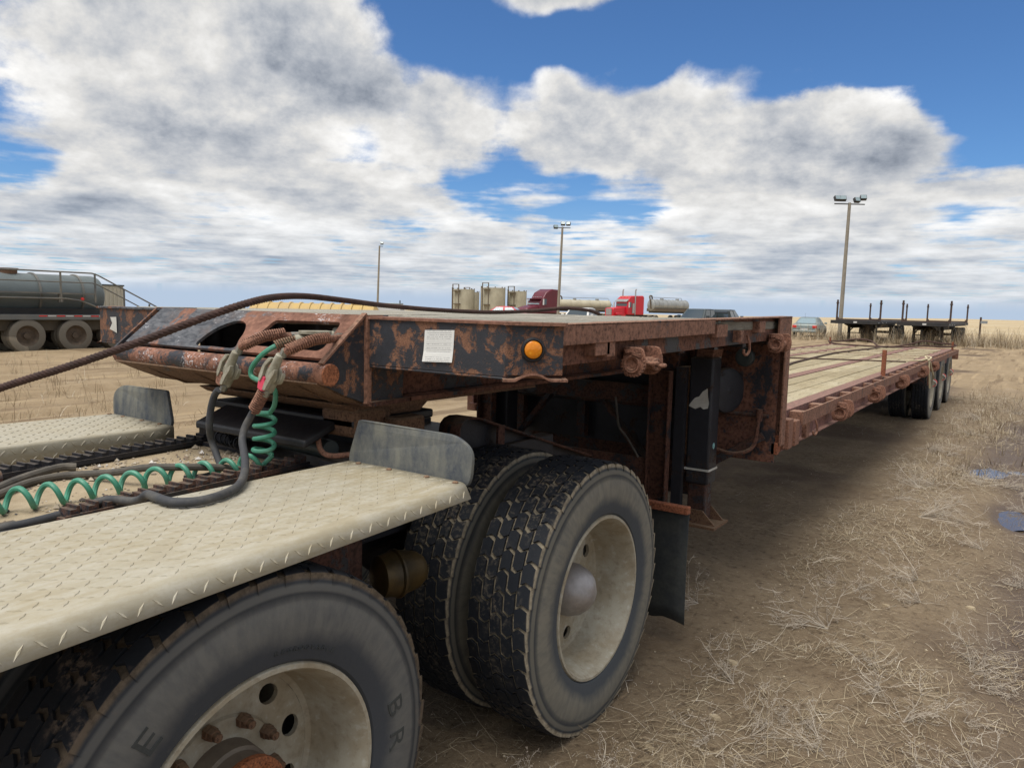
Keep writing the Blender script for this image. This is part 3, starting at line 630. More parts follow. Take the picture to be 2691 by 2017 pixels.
# belly pan below the nose running back to the king-pin plate
mb=MB(); pr=[(1.60,1.357),(1.70,1.312),(1.80,1.272),(1.95,1.255),(2.9,1.252),(2.9,1.262),(1.95,1.268),(1.80,1.284),(1.70,1.325),(1.61,1.37)]
mb.prism(pr,0,-3.13,-1.875); mb.build('belly_pan','dirt_steel',TR)
for X in (-2.95,-2.62,-2.3,-2.02): mb=MB(); mb.prism([(1.63,1.338),(1.80,1.264),(2.0,1.248),(2.0,1.256),(1.80,1.273)],0,X,X+.012); mb.build('pan_rib','dirt_steel',TR)
mb=MB(); mb.prism([(1.80,1.262),(1.84,1.238),(1.92,1.212),(2.05,1.20),(2.22,1.20),(2.30,1.255)],0,-2.86,-1.98); mb.build('king_pin_plate','dirt_steel',TR,bev=.01)
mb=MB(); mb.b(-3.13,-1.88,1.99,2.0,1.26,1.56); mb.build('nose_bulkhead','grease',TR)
for X in (-2.52,-2.45,-2.1,-3.0): mb=MB(); mb.cyl((X,1.93,1.29),(X,1.93,1.55),.008,8); mb.build('tie_rod','under_steel',TR)
# front panels
mb=MB(); mb.b(-1.868,-1.270,1.800,1.812,1.412,1.575); mb.b(-1.868,-1.270,1.800,1.86,1.404,1.412); pn=mb.build('front_panel','rust_panel',TR,bev=.003)
mb=MB(); mb.b(-3.65,-3.14,1.800,1.812,1.412,1.575); mb.b(-3.65,-3.14,1.800,1.86,1.404,1.412); mb.build('front_panel','rust_panel',TR,bev=.003)
mb=MB(); slab(mb,-3.66,-1.262,1.792,1.885,-.004,.004); mb.build('front_edge_plate','rust_nose',TR)
def facet(s):
    P=lambda u,t,z:((-1.270 if s>0 else -3.65)+s*(u*.1216+ t*.7071),1.800+u*.1256-t*.7071,z)   # u along facet, t outward
    mb=MB()
    mb.add([P(u,t,z) for z in (1.418,zt(1.86)-.004) for t in (-.008,0) for u in (0,1)],[(0,2,3,1),(4,5,7,6),(0,1,5,4),(2,6,7,3),(0,4,6,2),(1,3,7,5)])
    mb.build('corner_plate','rust_panel',TR,bev=.002)
    # bent lower lip
    n=16; v=[];f=[]
    for i in range(n+1):
        u=-.06+1.14*i/n; dz=.020*max(0,math.sin((u-.15)/.62*math.pi)) if .15<u<.77 else 0
        v+=[P(u,-.02,1.410+dz*.3),P(u,.014,1.407+dz),P(u,.014,1.400+dz),P(u,-.02,1.403+dz*.3)]
    for i in range(n):
        for j in range(4): f.append((4*i+j,4*i+(j+1)%4,4*i+4+(j+1)%4,4*i+4+j))
    mb=MB(); mb.add(v,f); mb.build('corner_lip','rust_rail',TR)
    mb=MB(); mb.add([P(u,t,zt(1.86)+z) for z in (-.006,.004) for t in (-.05,.012) for u in (-.05,1.05)],[(0,2,3,1),(4,5,7,6),(0,1,5,4),(2,6,7,3),(0,4,6,2),(1,3,7,5)]); mb.build('corner_cap','rust_rail',TR)
    c=Vector(P(.46,0,1.496)); nv=Vector((s*.7071,-.7071,0)); q=Vector((1,0,0)).rotation_difference(nv).to_matrix().to_4x4(); Mx=Matrix.Translation(c)@q
    mb=MB(); mb.lathe([(0,.036),(.006,.037),(.010,.034),(.011,.030),(.004,.0275),(.0,.027)],36,M=Mx); li=mb.build('marker_light','grease',TR)
    mb=MB(); mb.lathe([(.003,.0275),(.009,.0265),(.0125,.022),(.0145,.012),(.015,.0005)],36,M=Mx); mb.build('amber_lens','amber',li)
    mb=MB(); mb.cyl(Vector(P(.58,.0,1.553)),Vector(P(.58,.002,1.553)),.004,8); mb.build('bolt_hole','grease',TR)
facet(1); facet(-1)
# notice taped to the front panel
def notice(x0,x1,z0,z1,y,n=6):
    me=bpy.data.meshes.new('paper_notice'); v=[];f=[];uv=[]
    for j in range(n+1):
        for i in range(2):
            t=j/n; v.append((x0+(x1-x0)*i+(t-.5)*.006,y-.0025-.005*max(0,(.35-t))**1*3*(1 if i==0 else .6),z0+(z1-z0)*t+(.004 if i else 0)))
    for j in range(n): f.append((2*j,2*j+1,2*j+3,2*j+2))
    me.from_pydata(v,[],f); l=me.uv_layers.new(name='UVMap')
    for p in me.polygons:
        for li in p.loop_indices: vi=me.loops[li].vertex_index; l.data[li].uv=(vi%2,(vi//2)/n)
    o=obj('paper_notice',me,'notice',TR); o['label']='white printed paper notice taped to the rusty front panel'; return o
notice(-1.592,-1.470,1.440,1.541,1.800)
mb=MB(); mb.add([(-3.548,1.7965,1.528),(-3.492,1.7965,1.530),(-3.490,1.7965,1.455),(-3.512,1.7965,1.462),(-3.555,1.7965,1.472),(-3.53,1.7965,1.50)],[(5,0,1,2,3,4)]); mb.build('torn_sticker','white_tag',TR,smooth=None)
# gooseneck deck planks: each its own board
npl=11; x0=-3.70; pw=(-1.185-x0)/npl
for i in range(npl):
    mb=MB(); a=x0+i*pw+.007; b=x0+(i+1)*pw-.007; e=random.uniform(-.01,.012); dz=random.uniform(-.003,.004)
    ya=1.90 if i not in(0,npl-1) else 2.0
    mb.b(a,b,ya+e,4.50,1.535+dz*.5,1.579+dz*.5); mb.build('deck_plank','plank_grey',TR,bev=.005)
# side rails of the gooseneck
for s,X in ((1,TX1),(-1,TX0)):
    mb=MB(); slab(mb,*sorted((X,X-s*.012)),1.926,3.24,-.066,-.002); slab(mb,*sorted((X,X-s*.075)),1.926,4.54,-.008,.0); mb.build('rub_rail','rust_rail',TR,bev=.002)
    mb=MB(); slab(mb,*sorted((X-s*.045,X-s*.057)),1.935,4.50,-.128,-.010); slab(mb,*sorted((X-s*.045,X-s*.10)),1.935,4.50,-.134,-.126); mb.build('side_beam','rust_web',TR,bev=.002)
    mb=MB(); slab(mb,*sorted((X-s*.004,X-s*.016)),4.30,4.552,-.135,.0); mb.build('rail_end','rust_rail',TR,bev=.002)
    for y,l,d in ((2.14,.10,-.078),(2.22,.06,-.085),(3.28,.14,-.055),(3.62,.04,-.09),(3.92,.10,-.05)):
        mb=MB(); slab(mb,*sorted((X-s*.004,X-s*.05)),y,y+l,d-.03,d+.028); mb.build('rail_bracket','rust_rail',TR,bev=.002)
mb=MB(); slab(mb,TX1-.0446,TX1-.0430,3.40,3.43,-.055,-.015); mb.build('teal_tag','teal_tag',TR)
for y in np.arange(2.15,4.5,.42): mb=MB(); mb.b(TX0+.06,TX1-.06,y,y+.05,1.445,1.534); mb.build('cross_member','under_steel',TR)
# main gooseneck beams
for X in (-1.90,-3.10):
    mb=MB(); mb.b(X-.006,X+.006,1.99,4.45,1.29,1.53); mb.b(X-.07,X+.07,1.99,4.45,1.272,1.288); mb.build('main_beam','rust_web',TR,bev=.002)
mb=MB(); mb.prism([(-1.97,1.27),(-1.97,1.285),(-1.83,1.285),(-1.83,1.27)],1,1.80,2.0); mb.build('beam_toe','rust_dark',TR)
# box frame at the foot of the gooseneck
for X in (-1.79,-3.06):
    mb=MB(); mb.b(X-.03,X+.105,4.08,4.088,.48,1.275); mb.b(X+.096,X+.105,4.03,4.088,.48,1.275); mb.b(X-.03,X-.021,4.04,4.14,.50,1.275); mb.build('frame_post','rust_dark',TR,bev=.003)
mb=MB(); mb.b(-3.05,-1.80,4.06,4.072,.56,.745); mb.build('frame_sill','rust_dark',TR)
mb=MB(); mb.b(-3.05,-1.80,4.16,4.20,1.06,1.17); mb.build('frame_header','under_steel',TR)
for a,b in (((-2.95,4.25,.66),(-2.60,4.25,1.08)),((-1.85,4.25,.60),(-2.25,4.25,1.08)),((-1.82,4.30,.52),(-2.05,4.3,.85))): mb=MB(); mb.bar(a,b,.05,.03); mb.build('frame_brace','under_steel',TR)
mb=MB(); mb.tube(cr([(-2.02,4.02,1.10),(-2.0,4.01,1.0),(-1.99,4.02,.92),(-1.94,4.03,.86),(-1.86,4.03,.75)]),.007,6); mb.build('hanging_hose','hose_dusty',TR)
mb=MB(); mb.b(-1.675,-1.615,4.10,4.14,.45,1.30); mb.build('guard_channel','black_steel',TR)
# drop bulkhead
mb=MB(); mb.b(-1.80,TX1-.04,4.46,4.475,.74,1.50); bh=mb.build('bulkhead','rust_web',TR)
mb=MB(); mb.b(-3.08,-1.80,4.462,4.473,.74,1.50); mb.build('inner_bulkhead','black_steel',TR)  # shade inside the frame put into the colour: this half of the plate is black
mb=MB(); mb.b(-3.05,-1.70,4.477,4.489,.46,.76); mb.build('step_plate','under_steel',TR)
for X in (-3.0,-2.5,-1.75): mb=MB(); mb.b(X,X+.06,4.40,4.458,.76,1.48); mb.build('bulkhead_stiffener','under_steel',TR)
mb=MB(); mb.b(TX1-.125,TX1-.115,4.50,4.55,.845,1.46); mb.b(TX1-.125,TX1-.004,4.538,4.552,.82,1.46); mb.b(TX1-.016,TX1-.004,4.46,4.54,.845,1.46); mb.build('corner_post','rust_rail',TR,bev=.002)
mb=MB(); mb.b(TX1-.10,TX1-.02,4.50,4.53,.80,.90); mb.b(TX1-.06,TX1-.02,4.46,4.50,.79,.86); mb.build('post_foot','rust_bright',TR,bev=.004)
mb=MB(); mb.tube(cr([(-1.27,4.40,1.02),(-1.27,4.38,.95),(-1.28,4.36,.85),(-1.32,4.32,.81),(-1.40,4.28,.80),(-1.52,4.26,.83)]),.012,8); mb.cyl((-1.27,4.40,.99),(-1.27,4.40,1.06),.02,10); mb.build('landing_crank','rust_dark',TR)
mb=MB(); mb.lathe([(0,.055),(.012,.058),(.03,.055),(.035,.045),(.034,.02),(.034,.001)],28,M=Matrix.Translation((-1.38,4.44,1.36))@Matrix.Rotation(R(-90),4,'Z')); mb.build('round_lamp_housing','dark_paint',TR)
mb=MB(); mb.b(-1.60,-1.50,4.20,4.36,1.27,1.42,Matrix.Translation((-1.55,4.28,1.35))@Matrix.Rotation(.2,4,'Y')@Matrix.Translation((1.55,-4.28,-1.35))); bx_=mb.build('valve_box','rust_rail',TR,bev=.006)
mb=MB(); 
for i in range(4): mb.b(-1.494,-1.4925,4.27,4.33,1.30+i*.016,1.31+i*.016)
mb.build('box_label','white_tag',bx_)
mb=MB(); mb.b(-1.80,-1.68,4.15,4.40,1.27,1.42); mb.build('air_box','rust_web',TR,bev=.006)
mb=MB(); mb.lathe([(-.03,.02),(-.03,.115),(-.015,.135),(.0,.138),(.02,.13),(.03,.10),(.022,.03),(.03,.001)],36,M=Matrix.Translation((-1.46,4.36,1.16))@Matrix.Rotation(R(-25),4,'Z')); mb.build('brake_reel','black_steel',TR)
mb=MB(); mb.bar((-1.85,4.30,.50),(-1.25,4.44,.90),.045,.045); mb.build('landing_brace','under_steel',TR)
mb=MB(); mb.cyl((-3.05,4.34,1.02),(-1.22,4.42,1.02),.012,8); mb.build('cross_shaft','under_steel',TR)
def leg(X):
    r_=MB(); r_.b(X-.07,X+.07,4.13,4.27,.62,1.36); l=r_.build('landing_leg','black_steel',TR,bev=.012)
    m=MB(); m.b(X-.055,X+.055,4.145,4.255,.40,.62); m.build('inner_leg','under_steel',l,bev=.01)
    m=MB(); m.b(X-.14,X+.14,4.08,4.32,.375,.390); m.prism([(X-.13,.39),(X+.13,.39),(X+.05,.47),(X-.05,.47)],1,4.12,4.13); m.prism([(X-.13,.39),(X+.13,.39),(X+.05,.47),(X-.05,.47)],1,4.27,4.28); m.build('foot','dirt_steel',l)
    m=MB(); m.b(X-.074,X+.074,4.126,4.274,.70,.712); m.build('strap','white_tag',l)
    m=MB(); m.b(X-.14,X-.07,4.15,4.25,.78,1.30); m.build('leg_bracket','dirt_steel',l)
    return l
ll=leg(-1.535); leg(-2.97)
mb=MB(); mb.prism([(-1.60,1.075),(-1.585,1.10),(-1.565,1.125),(-1.54,1.135),(-1.52,1.165),(-1.492,1.185),(-1.488,1.14),(-1.48,1.10),(-1.485,1.07),(-1.51,1.062),(-1.53,1.075),(-1.56,1.06)],1,4.1285,4.1295); mb.build('paint_chip','white_tag',ll)
mb=MB(); mb.cyl((-1.4645,4.20,.845),(-1.4635,4.20,.845),.018,18); mb.build('round_decal','teal_tag',ll)
# ratchet winches
def winch_parts(y,z,X=-1.155,k=1.):
    Mx=Matrix.Translation((X,y,z))@Matrix.Scale(k,4)
    def w(mb): mb.v=[tuple(Mx@Vector(p)) for p in mb.v]; return mb
    m=MB(); m.prism(roundpoly([(-.045,.066),(.036,.066),(.05,.02),(.05,-.02),(.02,-.05),(-.045,-.05)],.018,3),1,-.011,-.003); m.prism(roundpoly([(-.045,.066),(.036,.066),(.05,.02),(.05,-.02),(.02,-.05),(-.045,-.05)],.018,3),1,.15,.158); m.b(-.048,-.030,-.011,.158,-.03,.066); wv=w(m).build('winch','rust_winch',TR,bev=.004)
    m=MB(); n=22; pts=[]
    for i in range(n):
        a=2*math.pi*i/n; pts+=[(.052*math.cos(a),.052*math.sin(a)),(.044*math.cos(a+.1),.044*math.sin(a+.1))]
    m.prism(pts,1,-.022,-.012); w(m).build('ratchet_wheel','rust_winch',wv)
    m=MB(); rot=Matrix.Rotation(R(90),4,'Z')
    m.lathe([(.022,.018),(.03,.024),(.034,.032),(.022,.036),(.02,.026),(-.16,.024),(-.165,.001)],20,M=Matrix.Rotation(R(-90),4,'Z')); m.lathe([(.034,.024),(.0,.018),(-.02,.016),(-.02,.001)],16,M=Matrix.Rotation(R(-90),4,'Z')); w(m).build('drum','rust_winch',wv)
    m=MB(); m.bar((.0,-.03,.045),(.035,-.03,.035),.012,.012); m.bar((-.03,-.026,.05),(.03,-.026,.056),.012,.014); w(m).build('pawl','rust_winch',wv)
    return wv
WZ=[winch_parts(2.40,1.432,-1.135,.9),winch_parts(4.20,1.452,-1.14,.9)]
for y in (6.02,7.55,9.28,11.25,12.6): winch_parts(y,.888,-1.13,1.25)
# chain in the forward winch
mb=MB()
for i in range(3):
    rot=Matrix.Translation((-1.095,2.455+i*.034,1.435-.006*i))@Matrix.Rotation(R(90*(i%2)),4,'Y')@Matrix.Scale(1.,4); L=[]
    for j in range(16): a=2*math.pi*j/16; L.append(rot@Vector((.016*math.cos(a),.028*math.sin(a),0)))
    mb.tube(L+[L[0]],.0075,8,False)
mb.build('chain','rust_winch',TR)
def hook(y,z,X): mb=MB(); mb.tube(cr([(X,y,z+.05),(X+.012,y+.005,z+.01),(X+.012,y+.01,z-.03),(X+.006,y-.015,z-.05),(X,y-.038,z-.04),(X,y-.042,z-.022)],6),.007,8); mb.build('rope_hook','rust_winch',TR)
hook(3.78,1.46,-1.175)
for y in (5.3,7.9,9.5,11.9): hook(y,.86,-1.15)
# ------ lower deck
ZL=1.0; YE=17.42; TL0=-3.63
for s,X in ((1,TX1),(-1,TL0)):
    mb=MB(); mb.b(*sorted((X,X-s*.012)),4.95,12.0,.912,1.0); mb.b(*sorted((X,X-s*.012)),12.1,YE,.92,1.0); mb.build('rub_rail','rust_rail',TR,bev=.002)
    mb=MB(); mb.b(*sorted((X-s*.10,X-s*.112)),4.56,YE,.78 if s>0 else .87,.995); mb.b(*sorted((X-s*.10,X-s*.20)),4.56,YE,.996,1.004); mb.b(*sorted((X-s*.06,X-s*.20)),4.56,12.9,*((.772,.78) if s>0 else (.862,.87))); mb.build('side_beam','rust_purple',TR,bev=.002)
    for k,y in enumerate(np.arange(5.0,17.2,.52)): mb=MB(); mb.b(*sorted((X-s*.0125,X-s*.0995)),y,y+.10,.925,.992); mb.build('stake_pocket','rust_rail',TR,bev=.002)
    for y in (4.62,4.78): mb=MB(); mb.b(*sorted((X-s*.0,X-s*.09)),y,y+.10,.80,.985 if y<4.7 else .96); mb.build('hinge_block','rust_winch',TR,bev=.006)
    for y in (5.15,6.6,8.3,10.2,11.6): mb=MB(); mb.b(*sorted((X-s*.02,X-s*.05)),y,y+.09,.80,.91); mb.build('rail_bracket','rust_rail',TR,bev=.003)
for X in (-1.95,-2.96): mb=MB(); mb.b(X-.006,X+.006,4.5,YE,.60,.98); mb.b(X-.07,X+.07,4.5,YE,.584,.60); mb.b(X-.06,X+.06,4.56,YE,.992,1.002); mb.build('deck_beam','rust_purple',TR)
for y in np.arange(4.8,17.3,.6): mb=MB(); mb.b(TL0+.11,TX1-.11,y,y+.05,.86,.955); mb.build('cross_member','under_steel',TR)
def bay(a,b,n,y0,y1):
    pw=(b-a)/n
    for i in range(n):
        yc=[y0,(y0+y1)/2+random.uniform(-.5,.5),y1]
        for q in range(2):
            mb=MB(); dz=random.uniform(-.004,.003); mb.b(a+i*pw+.007,a+(i+1)*pw-.007,yc[q]+.004,yc[q+1]-.004,.957,ZL+dz); mb.build('deck_plank','plank_tan',TR,bev=.005)
bay(-1.89,-1.352,3,4.58,12.25); bay(-2.90,-2.01,5,4.58,12.9); bay(-3.43,-3.02,2,4.58,12.25)
mb=MB(); mb.b(TL0+.2,TX1-.2,12.93,YE-.05,.958,.990); mb.b(-1.885,-1.355,12.27,12.93,.958,.990); mb.b(-3.43,-3.03,12.27,12.93,.958,.990); mb.build('rear_deck_plate','rust_purple',TR)
for k,y in enumerate(np.arange(12.42,17.0,.66)):
    for a,b in ((-1.89,-1.36),(-2.90,-2.01),(-3.43,-3.02)):
        if y<12.95 and a==-2.90: continue
        mb=MB(); mb.b(a+.03,b-.03,y,y+.30,.972,1.004+random.uniform(-.003,.003)); mb.build('deck_plank','plank_tan',TR,bev=.005)
mb=MB(); mb.b(TL0,TX1,YE,YE+.12,.80,1.0); mb.build('rear_beam','rust_rail',TR,bev=.01)
mb=MB(); mb.cyl((-1.245,8.72,.93),(-1.245,8.72,1.268),.0235,18); mb.build('stake','rust_bright',TR,bev=.003)
for X,y in ((-1.25,17.3),(-3.56,17.3)): mb=MB(); mb.cyl((X,y,.98),(X,y,1.15),.02,12); mb.build('stake','rust_bright',TR)
# bogie
RIB=tyre_mesh(.50,.26,'rib'); RIB.materials.append(M['tyre_rib']); TRIM,txd=rim_mesh(.298,.14); TRIM.materials.append(M['rim'])
for y in (13.6,15.1,16.6):
    mb=MB(); mb.cyl((-3.5,y,.49),(-1.4,y,.49),.065,12); mb.build('axle','under_steel',TR)
    for X,s in ((-1.335,1),(-1.665,1),(-3.115,-1),(-3.445,-1)):
        wh=obj('wheel',TRIM,None,TR,loc=(X,y,.488)); wh.rotation_euler=(R(random.uniform(0,360)),0,0 if s>0 else math.pi); obj('tyre',RIB,None,wh)
    mb=MB(); mb.lathe([(-.10,.12),(.02,.12),(.04,.10),(.05,.05),(.05,.001)],20,M=Matrix.Translation((-1.335,y,.488))); mb.build('hub','hub_steel',TR)
mb=MB(); mb.prism([(12.75,.93),(13.0,.93),(12.98,.72),(12.90,.60),(12.86,.60)],0,-1.22,-1.205); mb.build('fender_stay','rust_rail',TR)
mb=MB(); mb.b(-1.75,-1.25,12.75,12.76,.62,.90); mb.build('front_mud_guard','rust_web',TR)
# hazard tape loops tied round the rims
for y in (13.6,15.1,16.6):
    for sg,mt_ in ((1,'red_tape'),(-1,'white_tag')):
        mb=MB(); P=[(-1.185+.05*math.sin(t)+.0,y-.28+.02*sg+.03*math.cos(t),.60+sg*.0+.055*math.cos(t*.9)*sg) for t in np.linspace(0,math.pi,9)]; mb.tube(P,.009,5); mb.build('tape_loop',mt_,TR)
# ------------------------------------------------------------------ tractor (rear half in view)
TK=thing('truck_tractor','dusty tractor rear end with khaki checker-plate fenders under the trailer nose','truck',(-2.40,1.7,0),0,None,True)
CX=-2.40
def mirx(x): return 2*CX-x
def lozenges(mb,fn,u0,u1,v0,v1,p=.034,L=.030,wd=.0065,h=.0022,inside=None):
    nu=int((u1-u0)/p); nv=int((v1-v0)/p)
    for i in range(nu):
        for j in range(nv):
            u=u0+(i+.5)*p; v=v0+(j+.5)*p
            if inside and not inside(u,v): continue
            a=R(45) if (i+j)%2 else R(-45); c,s=math.cos(a),math.sin(a)
            if (i+j)%2==0: hh=h*.75
            else: hh=h
            base=[(L/2,0),(0,wd/2),(-L/2,0),(0,-wd/2)]; top=[(L*.30,0),(0,wd*.22),(-L*.30,0),(0,-wd*.22)]; o=len(mb.v)
            for q,z in ((base,-.0003),(top,hh)):
                for x,y in q: mb.v.append(tuple(fn(u+x*c-y*s,v+x*s+y*c,z)))
            mb.f+=[(o+4,o+5,o+6,o+7)]+[(o+k,o+(k+1)%4,o+4+(k+1)%4,o+4+k) for k in range(4)]
YF0,YF1=-.35,1.735
def fender(s):
    mx=(lambda x:x) if s>0 else mirx
    out=lambda y:-1.262-.085*max(0,(y-.44))/1.28
    n=24; prof=[]   # (offset outward from fold, z)
    def P(u,y):
        o=out(y); seq=[(-1.872,1.012),(-1.872,1.078),(-1.868,1.087),(-1.860,1.090),(o-.034,1.090),(o-.024,1.0885),(o-.016,1.084),(o-.010,1.077),(o+.008,1.044)]
        return (mx(seq[u][0]),y,seq[u][1])
    mb=MB(); v=[];f=[]
    ysn=[YF0+(YF1-YF0)*i/n for i in range(n+1)]
    for y in ysn:
        for u in range(9): v.append(P(u,y))
    for i in range(n):
        for u in range(8): f.append((i*9+u,i*9+u+1,(i+1)*9+u+1,(i+1)*9+u))
    mb.add(v,f); fe=mb.build('fender','plate',TK,smooth=50)
    sm=fe.modifiers.new('thickness','SOLIDIFY'); sm.thickness=.004; sm.offset=-1
    mb=MB(); lozenges(mb,lambda u,v,z:(mx(u),v,1.0902+z),-1.86,-1.28,YF0,YF1-.01,inside=lambda u,v:u<out(v)-.045)
    # outer bent edge and inner skirt
    lozenges(mb,lambda u,v,z:(mx(out(v)-.010+.018*(u/.034)+z*.9),v,1.077-.033*(u/.034)+z*.45),.0,.0345,YF0,YF1-.01,inside=lambda u,v:True)
    lozenges(mb,lambda u,v,z:(mx(-1.8722-z),v,u),1.014,1.084,YF0,YF1-.01)
    lz=mb.build('tread_pattern','plate',fe,smooth=None); lz['kind']='stuff'
    for X in (-1.80,-1.66,-1.50,-1.385): mb=MB(); mb.lathe([(0,.010),(.003,.009),(.005,.005),(.0055,.0005)],10,M=Matrix.Translation((mx(X),YF1-.022,1.0905))@Matrix.Rotation(R(-90),4,'Y')); mb.build('bolt','dirt_steel',fe)
    # rubber flap standing up at the rear edge
    pts=roundpoly([(-1.872,1.075),(-1.826,1.215),(-1.822,1.230),(-1.805,1.2315),(-1.42,1.222),(-1.352,1.185),(-1.356,1.066)],.05,6)
    me=curve_plate([(a,b) for a,b in pts],[],.010,.002); me.transform(Matrix(((1,0,0,0),(0,0,1,YF1+.008),(0,1,0,0),(0,0,0,1))))
    bm=bmesh.new(); bm.from_mesh(me); bmesh.ops.triangulate(bm,faces=bm.faces); bm.to_mesh(me); bm.free()
    for vt in me.vertices:
        vt.co.y+=.06*max(0,vt.co.z-1.09)+.012*math.sin((vt.co.x+1.6)*9); vt.co.x=mx(vt.co.x)
    if s<0: me.flip_normals()
    obj('rubber_flap',me,'flap',TK)
    return fe
fender(1); fender(-1)
for s in (1,-1):
    mx=(lambda x:x) if s>0 else mirx
    for y in (.45,1.62): mb=MB(); mb.bar((mx(-2.02),y,.98),(mx(-1.36),y,1.062),.05,.012); mb.build('fender_bracket','under_steel',TK)
    mb=MB(); mb.b(*sorted((mx(-1.70),mx(-1.69))),1.545,1.625,.72,1.07); mb.build('bracket_plate','under_steel',TK)
# frame and deck
for X in (-1.99,-2.81):
    mb=MB(); mb.b(X-.04,X+.04,-1.2,3.20,.74,.985); mb.build('frame_rail','black_steel',TK,bev=.006)
    s=1 if X>-2.4 else -1
    pr=[(2.41,.96),(2.41,1.11),(2.435,1.135),(2.48,1.146),(2.58,1.132),(3.60,.815),(3.60,.79),(3.10,.80),(2.7,.90)]
    mb=MB(); mb.prism(pr,0,X-.006,X+.006); rp=mb.build('tail_ramp','black_steel',TK)
    mb=MB(); top=cr([(2.312,.96),(2.312,1.11),(2.335,1.150),(2.38,1.163),(2.52,1.151),(3.0,1.002),(3.60,.816)],5)if False else [(2.412,.97),(2.412,1.10),(2.422,1.124),(2.445,1.141),(2.48,1.148),(2.53,1.145),(2.58,1.133),(3.60,.816)]
    v=[];f=[]
    for (a,b) in top: v+=[(X-.055,a,b),(X+.055,a,b)]
    for i in range(len(top)-1): f.append((2*i,2*i+1,2*i+3,2*i+2))
    mb.add(v,f); q=mb.build('ramp_flange','rust_dark',rp); sm=q.modifiers.new('t','SOLIDIFY'); sm.thickness=.01
    mb=MB(); mb.bar((X+.05*s,2.72,.90),(X+.05*s,2.72,1.085),.012,.05,(0,1,0)); mb.build('ramp_stiffener','rust_dark',rp)
mb=MB(); mb.b(-2.95,-1.85,-1.2,1.98,.985,1.0); dk=mb.build('rear_deck','sand',TK)
mb=MB(); mb.b(-2.78,-2.02,2.9,3.2,.76,.96); mb.build('frame_crossmember','black_steel',TK)
# toothed grip strips
def strip(p0,p1,n,mname):
    p0,p1=Vector(p0),Vector(p1); d=(p1-p0).normalized(); L=(p1-p0).length
    mb=MB(); mb.bar(p0,p1,.062,.010); mb.bar(p0+Vector((.030,0,.006)),p1+Vector((.030,0,.006)),.006,.016); st=mb.build('grip_strip',mname,TK)
    mb=MB(); s=L/n; mb.b(-.026,.026,-.27*s,.24*s,0,.022); mb.b(-.026,.026,.06*s,.24*s,.022,.031); cm=mb.mesh('cleat'); cm.materials.append(M[mname])
    for i in range(n):
        o=obj('cleat',cm,None,st); o.location=p0+d*(i+.5)*s+Vector((0,0,.005)); o.rotation_euler=(R(random.uniform(-4,9)),0,math.atan2(-d.x,d.y)+random.uniform(-.04,.04))
    return st
strip((-2.80,.98,1.012),(-2.895,1.90,1.012),19,'cleat_black'); strip((-2.135,.93,1.012),(-2.215,1.83,1.012),17,'cleat_steel')
mb=MB(); mb.b(-2.25,-2.02,.70,.86,1.0,1.006); mb.build('deck_patch','black_steel',TK); mb=MB(); mb.b(-2.45,-2.10,.62,.68,1.0,1.012); mb.build('deck_patch','rust_dark',TK)
mb=MB(); mb.cyl((-2.72,.70,1.028),(-2.70,1.0,1.028),.028,12); mb.build('deck_pipe','rust_dark',TK)
# fifth wheel under the trailer nose
fw_=MB(); fw_.b(-2.84,-1.98,1.86,2.30,1.165,1.20); fw_.prism([(1.72,1.10),(1.9,1.165),(1.9,1.2),(1.72,1.13)],0,-2.75,-2.08); f5=fw_.build('fifth_wheel','grease',TK,bev=.008)
for X in (-2.80,-2.06):
    mb=MB(); mb.prism([(1.92,1.0),(2.30,1.0),(2.22,1.165),(2.02,1.165)],0,X-.03,X+.03); mb.build('saddle_bracket','dirt_steel',f5)
mb=MB(); mb.cyl((-2.62,1.90,1.075),(-2.10,1.86,1.075),.036,18); mb.build('slide_cylinder','dark_paint',f5)
mb=MB(); mb.b(-2.94,-1.90,1.82,2.22,1.0,1.018); mb.b(-2.10,-1.90,1.80,1.90,1.0,1.05); mb.b(-2.93,-2.72,1.85,2.0,1.0,1.075); mb.build('slide_plate','black_steel',f5,bev=.003)
mb=MB(); mb.b(-2.0,-1.90,1.72,1.80,1.0,1.045); mb.b(-1.99,-1.92,1.80,1.805,.99,1.05); mb.build('slide_stop','cleat_steel',f5,bev=.003)
mb=MB(); mb.tube(cr([(-2.12,1.82,1.16),(-2.10,1.80,1.12),(-2.07,1.79,1.085),(-2.02,1.79,1.075),(-1.93,1.80,1.09),(-1.80,1.83,1.11)]),.010,8); mb.build('release_handle','rust_winch',f5)
for (a,b) in (((-2.25,2.1,1.2),(-2.12,2.35,1.2)),): mb=MB(); mb.b(-2.16,-1.97,1.86,2.05,1.13,1.24); mb.build('lock_block','dirt_steel',f5,bev=.02)
mb=MB(); mb.prism([(1.96,1.0),(2.20,1.0),(2.15,1.08),(2.15,1.20),(2.0,1.20),(2.0,1.08)],0,-1.97,-1.89); mb.build('pivot_block','dirt_steel',f5,bev=.012)
mb=MB(); mb.tube(helix([(-2.86,1.86,1.045),(-2.70,1.83,1.045),(-2.55,1.80,1.045)],.022,7,12),.0035,5,True); mb.build('wire_coil','grease',TK)
